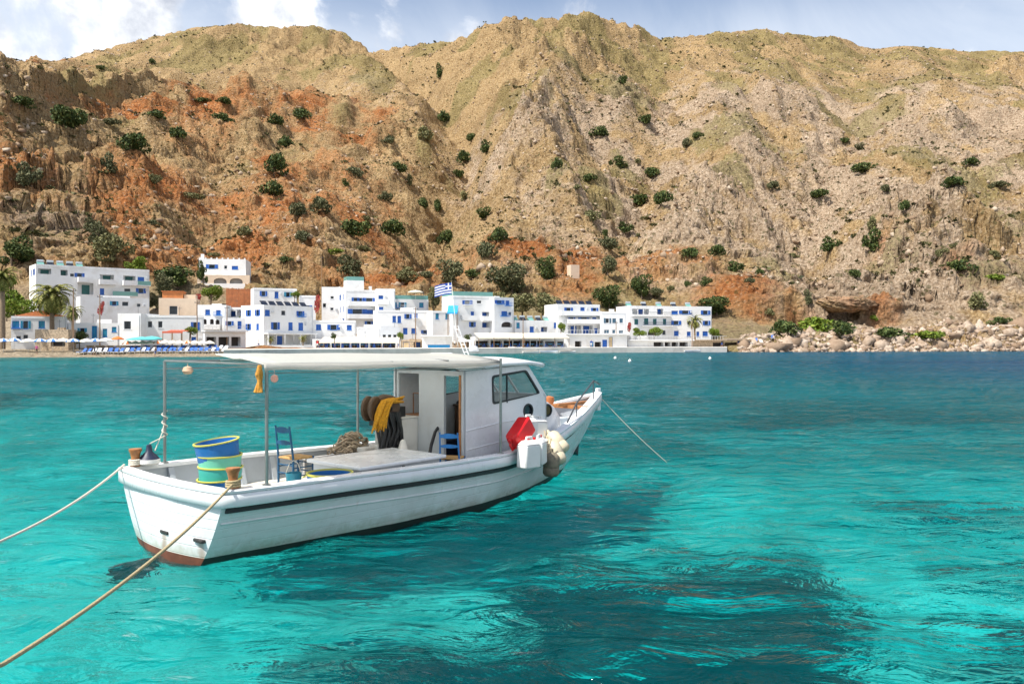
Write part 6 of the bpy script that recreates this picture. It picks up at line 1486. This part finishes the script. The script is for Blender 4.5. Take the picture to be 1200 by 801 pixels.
        q = MB(); q.box(-.5, .5, -.05, .05, hh-.45, hh-.35); q.tube([(-.4, 0, hh-.35), (-.4, 0, hh-.2)], .04, 5); q.tube([(.4, 0, hh-.35), (.4, 0, hh-.2)], .04, 5); obj('crossarm', q, railm, t)
    # ---- flag
    Yf = 176; zb = 1.2; x = X(537, Yf)
    t = thing('flagpole', 'leaning white flagpole carrying the striped flag', 'flagpole', (x, Yf, zb))
    top = Vector((X(529, Yf)-x, 0, Zp(330, Yf)-zb)); q = MB(); q.tube([(0, 0, -.3), tuple(top)], [.09, .05], 8); obj('shaft', q, whc, t, smooth=True); q = MB(); q.lathe([(0, 0), (.12, .06), (.12, .16), (0, .24)], 10, Matrix.Translation(top)); obj('finial', q, wood, t, smooth=True)
    q = MB(); nx, nz = 27, 18; fw, fh = 3.7, 2.5
    for i in range(nx):
        for j in range(nz):
            def P(a, b): f = a/nx; return (-fw*f, .22*math.sin(f*8+b*.12)*f, -fh*b/nz-.55*f*f-.2*f)
            stripe = j//2; blue = stripe % 2 == 0
            if j < 10 and i < 10: blue = not (4 <= i < 6 or 4 <= j < 6)
            q.add([P(i, j), P(i+1, j), P(i+1, j+1), P(i, j+1)], [(0, 1, 2, 3)], None, 0 if blue else 1)
    o = obj('striped_flag', q, [mat('flag_blue', (.02, .07, .36), .8, .08, 1), mat('flag_white', (.80, .80, .80), .8, .03, 1)], None, recalc=False); o.location = Vector((x, Yf, zb))+top*.985; tag(o, 'blue and white striped flag with a cross in its corner, blowing left', 'flag')
    # ---- beach sunshades and loungers
    rr = random.Random(2)
    def parasol(label, px, Y, mats2, r=1.25, group='beach sunshades', zt=2.35):
        z = max(.5, terr(px, Y)); t = thing('beach_umbrella', label, 'beach umbrella', (X(px, Y), Y, z), rr.uniform(0, 1), group)
        q = MB(); n = 12
        for k in range(n):
            a, b = 2*math.pi*k/n, 2*math.pi*(k+1)/n
            q.add([(0, 0, zt), (r*.55*math.cos(a), r*.55*math.sin(a), zt-.18), (r*.55*math.cos(b), r*.55*math.sin(b), zt-.18), (r*math.cos(a), r*math.sin(a), zt-.48), (r*math.cos(b), r*math.sin(b), zt-.48), (r*math.cos(a), r*math.sin(a), zt-.62), (r*math.cos(b), r*math.sin(b), zt-.62)], [(0, 1, 2), (1, 3, 4, 2), (3, 5, 6, 4)], None, k % 2)
        obj('canopy', q, mats2, t, recalc=False); q = MB(); q.tube([(0, 0, -.3), (0, 0, zt+.08)], .025, 6); obj('pole', q, whc, t)
        return t
    bw = [blc, whc]; ww = [whc, cloth]; cc = [cloth, cloth]
    lst = [(4, 138.5, bw, 'blue-and-white'), (17, 139.5, bw, 'blue-and-white'), (33, 138.6, ww, 'white'), (47, 139.5, bw, 'blue-and-white'), (62, 139.2, bw, 'blue-and-white'), (74, 139.8, ww, 'white'), (86, 139.2, bw, 'blue-and-white'), (101, 140, ww, 'white'), (112, 140.6, bw, 'blue-and-white'), (124, 141, ww, 'white')]
    for i, (px, Y, mm_, w) in enumerate(lst): parasol('%s beach umbrella, %s from the left along the sand' % (w, ORD[i]), px, Y, mm_)
    for i in range(12): parasol('low cream beach umbrella, %s from the left in the row right of the orange one' % ORD[i], 150+i*8.7, 143.5+i*.35, cc if i % 4 else [orc, cloth], .95, zt=1.75)
    parasol('orange folded-looking umbrella before the white cube house', 138, 143, [orc, orc], 1.0, None, 2.6)
    parasol('big turquoise parasol on the beach terrace', 166, 144, [teal, teal], 2.6, None, 2.5)
    parasol('smaller turquoise parasol behind the big one', 178, 147, [teal, teal], 1.9, None, 2.4)
    o = parasol('pale yellow parasol on the roof terrace of the green-railed house', 487, 196, cc, 1.9, None, 2.5); o.location.z = Zp(350, 195)-.3
    proto = None
    fr_ = mat('lounger_frame', (.75, .75, .72), .5, .05); lb = mat('lounger_blue', (.04, .13, .42), .8, .15, 2); lw = mat('lounger_white', (.72, .73, .74), .8, .06, 2)
    def lounger(mm_):
        t = thing('sun_lounger', 'x', 'sun lounger', (0, 0, 0), 0, 'sun loungers on the beach')
        q = MB(); q.box(-.3, .3, -.95, .4, .28, .34); q.box(-.3, .3, 0, .75, 0, .06, Matrix.Translation((0, .4, .30)) @ Matrix.Rotation(R(48), 4, 'X')); obj('cushion', q, mm_, t)
        q = MB(); q.box(-.33, .33, -.97, .75, .20, .26)
        for a in (-.3, .26):
            for b in (-.9, .65): q.box(a, a+.05, b, b+.05, -.1, .2)
        obj('frame', q, fr_, t); return t
    P0 = [lounger(lb), lounger(lw)]; k = 0; first = [True, True]; KIDS.update({p.name: list(p.children) for p in P0})
    for row in range(2):
        for i in range(27):
            px = 96+i*6.3+row*3+rr.uniform(-.8, .8); Y = 137.6+row*3.2+(px-96)*.038; c = 0 if rr.random() < .62 else 1
            lab = '%s lounger on the sand, number %s of the %s row counted from the left' % (('blue', 'white')[c], ORD[i] if i < 20 else ORD[i-20].replace('first', 'twenty-first').replace('second', 'twenty-second').replace('third', 'twenty-third').replace('fourth', 'twenty-fourth').replace('fifth', 'twenty-fifth').replace('sixth', 'twenty-sixth').replace('seventh', 'twenty-seventh'), ('front', 'back')[row])
            lab = lab.replace('number ', ''); loc = (X(px, Y), Y, max(.35, terr(px, Y))+.05); rz = R(rr.uniform(-25, 5))
            if first[c]: o = P0[c]; first[c] = False; o.location = loc; o.rotation_euler = (0, 0, rz); o['label'] = lab
            else: dup(P0[c], loc, rz, None, lab)
    for i in range(8):
        px = 866+i*6.6; Y = 199.5+(i % 2)*1.5; lab = '%s lounger on the rocks right of the thatched pergola, %s from the left' % ('white' if i % 3 else 'blue', ORD[i]); c = 1 if i % 3 else 0
        dup(P0[c], (X(px, Y), Y, max(.6, terr(px, Y))+.12), R(rr.uniform(-20, 10)), (1.15,)*3, lab, 'sun loungers on the right-hand rocks')
    # ---- taverna tables
    tw = mat('table_white', (.74, .76, .78), .7, .05); pt = None
    def table():
        t = thing('taverna_table', 'x', 'table', (0, 0, 0), 0, 'tables along the waterfront'); q = MB(); q.box(-.45, .45, -.45, .45, .70, .74); obj('top', q, sh['K'], t); q = MB()
        q.box(-.04, .04, -.04, .04, .05, .70); q.box(-.28, .28, -.28, .28, 0, .05); obj('base', q, wood, t)
        for s in (-1, 1):
            q = MB(); q.box(s*.75-.2, s*.75+.2, -.2, .2, .42, .46); q.box(s*.95-.02, s*.95+.02, -.2, .2, .46, .9)
            for a in (-.18, .14):
                for b in (-.18, .14): q.box(s*.75+a, s*.75+a+.04, b, b+.04, 0, .42)
            obj('chair_frame', q, sh['b'], t)
        return t
    p = table(); KIDS[p.name] = list(p.children); j = 0
    for nm, a, b, n_, Yb in (('long cream awning', 378, 462, 10, 163.5), ('waterfront taverna roof', 562, 655, 10, 175.5)):
        for i in range(n_):
            px = a+(b-a)*i/(n_-1); Y = Yb+(px-a)*.045; lab = 'blue table with two chairs under the %s, %s from the left' % (nm, ORD[i]); loc = (X(px, Y), Y, 1.225)
            if j == 0: p.location = loc; p['label'] = lab
            else: dup(p, loc, R(rr.uniform(-20, 20)), None, lab)
            j += 1
    # ---- small craft and buoys by the quay
    def dinghy(label, px, Y, L, rz, mm_, stripe):
        t = thing('dinghy', label, 'dinghy', (X(px, Y), Y, .0), rz, 'small boats at the quay')
        q = MB(); rows = []
        for f in np.linspace(0, 1, 11):
            w = .62*(1-max(0, (f-.45)/.55)**2.2)*L/3.6; z = .42+.22*f*f
            rows.append([(f*L, w, z), (f*L, w*.85, z*.4), (f*L, w*.45, -.15), (f*L, -w*.45, -.15), (f*L, -w*.85, z*.4), (f*L, -w, z)])
        q.grid(rows); q.add(rows[0], [(0, 1, 2, 3, 4, 5)]); o = obj('hull', q, mm_, t, smooth=True); o.modifiers.new('thick', 'SOLIDIFY').thickness = .05
        q = MB(); q.box(L*.3, L*.38, -.5*L/3.6, .5*L/3.6, .28, .33); q.box(L*.62, L*.69, -.42*L/3.6, .42*L/3.6, .30, .35); obj('thwart', q, wood, t)
        q = MB(); q.grid([[(r[0][0], r[0][1]+.03, r[0][2]-.02), (r[0][0], r[0][1]+.03, r[0][2]+.04)] for r in rows]); q.grid([[(r[5][0], r[5][1]-.03, r[5][2]-.02), (r[5][0], r[5][1]-.03, r[5][2]+.04)] for r in rows]); obj('gunwale', q, stripe, t)
    dinghy('small white dinghy moored before the terrace bar', 801, 187, 4.2, R(8), whc, blc)
    dinghy('white dinghy moored off the waterfront taverna, left one', 612, 172, 3.8, R(15), whc, wood)
    dinghy('white dinghy moored off the waterfront taverna, middle one', 634, 174, 3.8, R(-20), whc, blc)
    dinghy('white dinghy moored off the waterfront taverna, right one', 655, 176.5, 3.8, R(5), whc, wood)
    for i, (px, py) in enumerate(((721, 418), (738, 421.5), (832, 418.5))):
        Y = 2826/(py-HZ+2.2); q = MB(); q.lathe([(0, -.2), (.19, -.1), (.24, .05), (.19, .2), (.05, .28), (0, .29)], 12); q.tube([(0, 0, .28), (0, 0, .38)], .04, 6)
        o = obj('mooring_buoy', q, whc, None, smooth=True); o.location = (X(px, Y), Y, .05); tag(o, 'small white mooring buoy, %s of three off the right-hand quay' % ('leftmost', 'middle one', 'rightmost')[i], 'buoy', 'mooring buoys off the quay')
    # red climbers
    def climber(label, px, py, w, h, Y):
        V, Fc = clump(260, 5, 6, .16, .9); o = npmesh('climbing_plant', V, Fc, RC); x = X(px, Y); z = Zp(py+h/2, Y); W_ = w*Y/F/2; o.scale = (W_, W_*.5, h*Y/F/1.6); o.location = (x, Y, z); tag(o, label, 'climber')
    RC = leafmat('bougainvillea', (.22, .02, .03), (.36, .05, .05), (.42, .12, .06))
    climber('rust-red climber between central hotel and small cube house', 373, 358, 12, 30, 183)
    climber('dark red climber left of the board fence', 233, 350, 14, 14, 194)
    climber('red bougainvillea between grey-shuttered house and wide hotel', 738, 384, 8, 16, 203)
    climber('pink-red bougainvillea beside the long hotel pole', 119, 364, 12, 16, 155)
    climber('orange-red flowers right of the long hotel annex pole', 121, 357, 8, 10, 154)
    # ---- people on the beach and the quay
    def person(label, x, y, z, rz, shirt, legs, hair, walk=.12, sit=False):
        sk = {'pel': (0, 0, .95, .13), 'che': (0, 0, 1.28, .15), 'neck': (0, 0, 1.47, .055), 'head': (0, .01, 1.60, .10), 'top': (0, 0, 1.70, .085)}
        E = [('pel', 'che'), ('che', 'neck'), ('neck', 'head'), ('head', 'top')]
        for s, n_ in ((-1, 'l'), (1, 'r')):
            sk.update({'hip'+n_: (s*.09, 0, .88, .085), 'kne'+n_: (s*.10, s*walk+.03, .49, .058), 'ank'+n_: (s*.10, s*walk*1.6, .08, .04), 'toe'+n_: (s*.11, s*walk*1.6+.16, .03, .035), 'sho'+n_: (s*.19, 0, 1.40, .055), 'elb'+n_: (s*.25, -s*walk*.5, 1.14, .042), 'wri'+n_: (s*.25, -s*walk+.06, .90, .03), 'han'+n_: (s*.25, -s*walk+.08, .80, .036)})
            E += [('pel', 'hip'+n_), ('hip'+n_, 'kne'+n_), ('kne'+n_, 'ank'+n_), ('ank'+n_, 'toe'+n_), ('che', 'sho'+n_), ('sho'+n_, 'elb'+n_), ('elb'+n_, 'wri'+n_), ('wri'+n_, 'han'+n_)]
        ks = list(sk); me = bpy.data.meshes.new('person'); me.from_pydata([sk[k][:3] for k in ks], [(ks.index(a), ks.index(b)) for a, b in E], [])
        o = bpy.data.objects.new('person', me); C.objects.link(o); md = o.modifiers.new('skin', 'SKIN')
        for v, k in zip(me.skin_vertices[0].data, ks): v.radius = (sk[k][3], sk[k][3]); v.use_root = (k == 'pel')
        o.modifiers.new('sub', 'SUBSURF').render_levels = 1
        pm, nt, b = newmat('person_clothes'); tc = node(nt, 'ShaderNodeTexCoord'); sp = node(nt, 'ShaderNodeSeparateXYZ'); nt.links.new(tc.outputs['Object'], sp.inputs[0])
        rp = ramp(nt, mth(nt, 'DIVIDE', sp.outputs[2], 1.8), [(0, (.40, .24, .16)), (.26, legs), (.53, shirt), (.81, (.45, .28, .19)), (.925, hair)]); rp.color_ramp.interpolation = 'CONSTANT'
        nt.links.new(rp.outputs[0], b.inputs['Base Color']); b.inputs['Roughness'].default_value = .8; me.materials.append(pm)
        o.location = (x, y, z); o.rotation_euler = (0, 0, rz); tag(o, label, 'person')
    red, wht, blk, pnk, blu, skn = (.5, .03, .03), (.75, .74, .72), (.02, .02, .022), (.6, .12, .30), (.03, .08, .30), (.42, .26, .18)
    for lab, px, Y, z, rz, a, b_ in (('person in a pink top and dark shorts at the beach edge near the left palms', 43, 136.2, None, .6, pnk, blk), ('person in black standing on the sand right of the dark leafy tree', 111, 137.0, None, 2.4, blk, blk), ('person in blue trunks walking along the waterline before the loungers', 182, 138.2, None, 1.4, skn, blu), ('person in a white shirt on the quay left of the pillared loggia', 303, 158, 1.22, 3.3, wht, blu), ('person in red standing at the left end of the cream taverna awning', 372, 163, 1.22, 2.8, red, wht), ('person in a white shirt and dark trousers beside the kiosk', 533, 169.5, 1.22, 3.6, wht, blk), ('person in blue standing before the waterfront wine-bar doors', 693, 183.5, 1.22, 3.0, blu, wht), ('person in black on the quay beside the stone terrace', 846, 190.2, 1.22, 2.2, blk, blu)):
        person(lab, X(px, Y), Y, terr(px, Y) if z is None else z, rz, a, b_, (.05, .03, .02))
pads()
build_terrain(); build_water()
build_boat(); build_gear()
build_veg(); build_village()
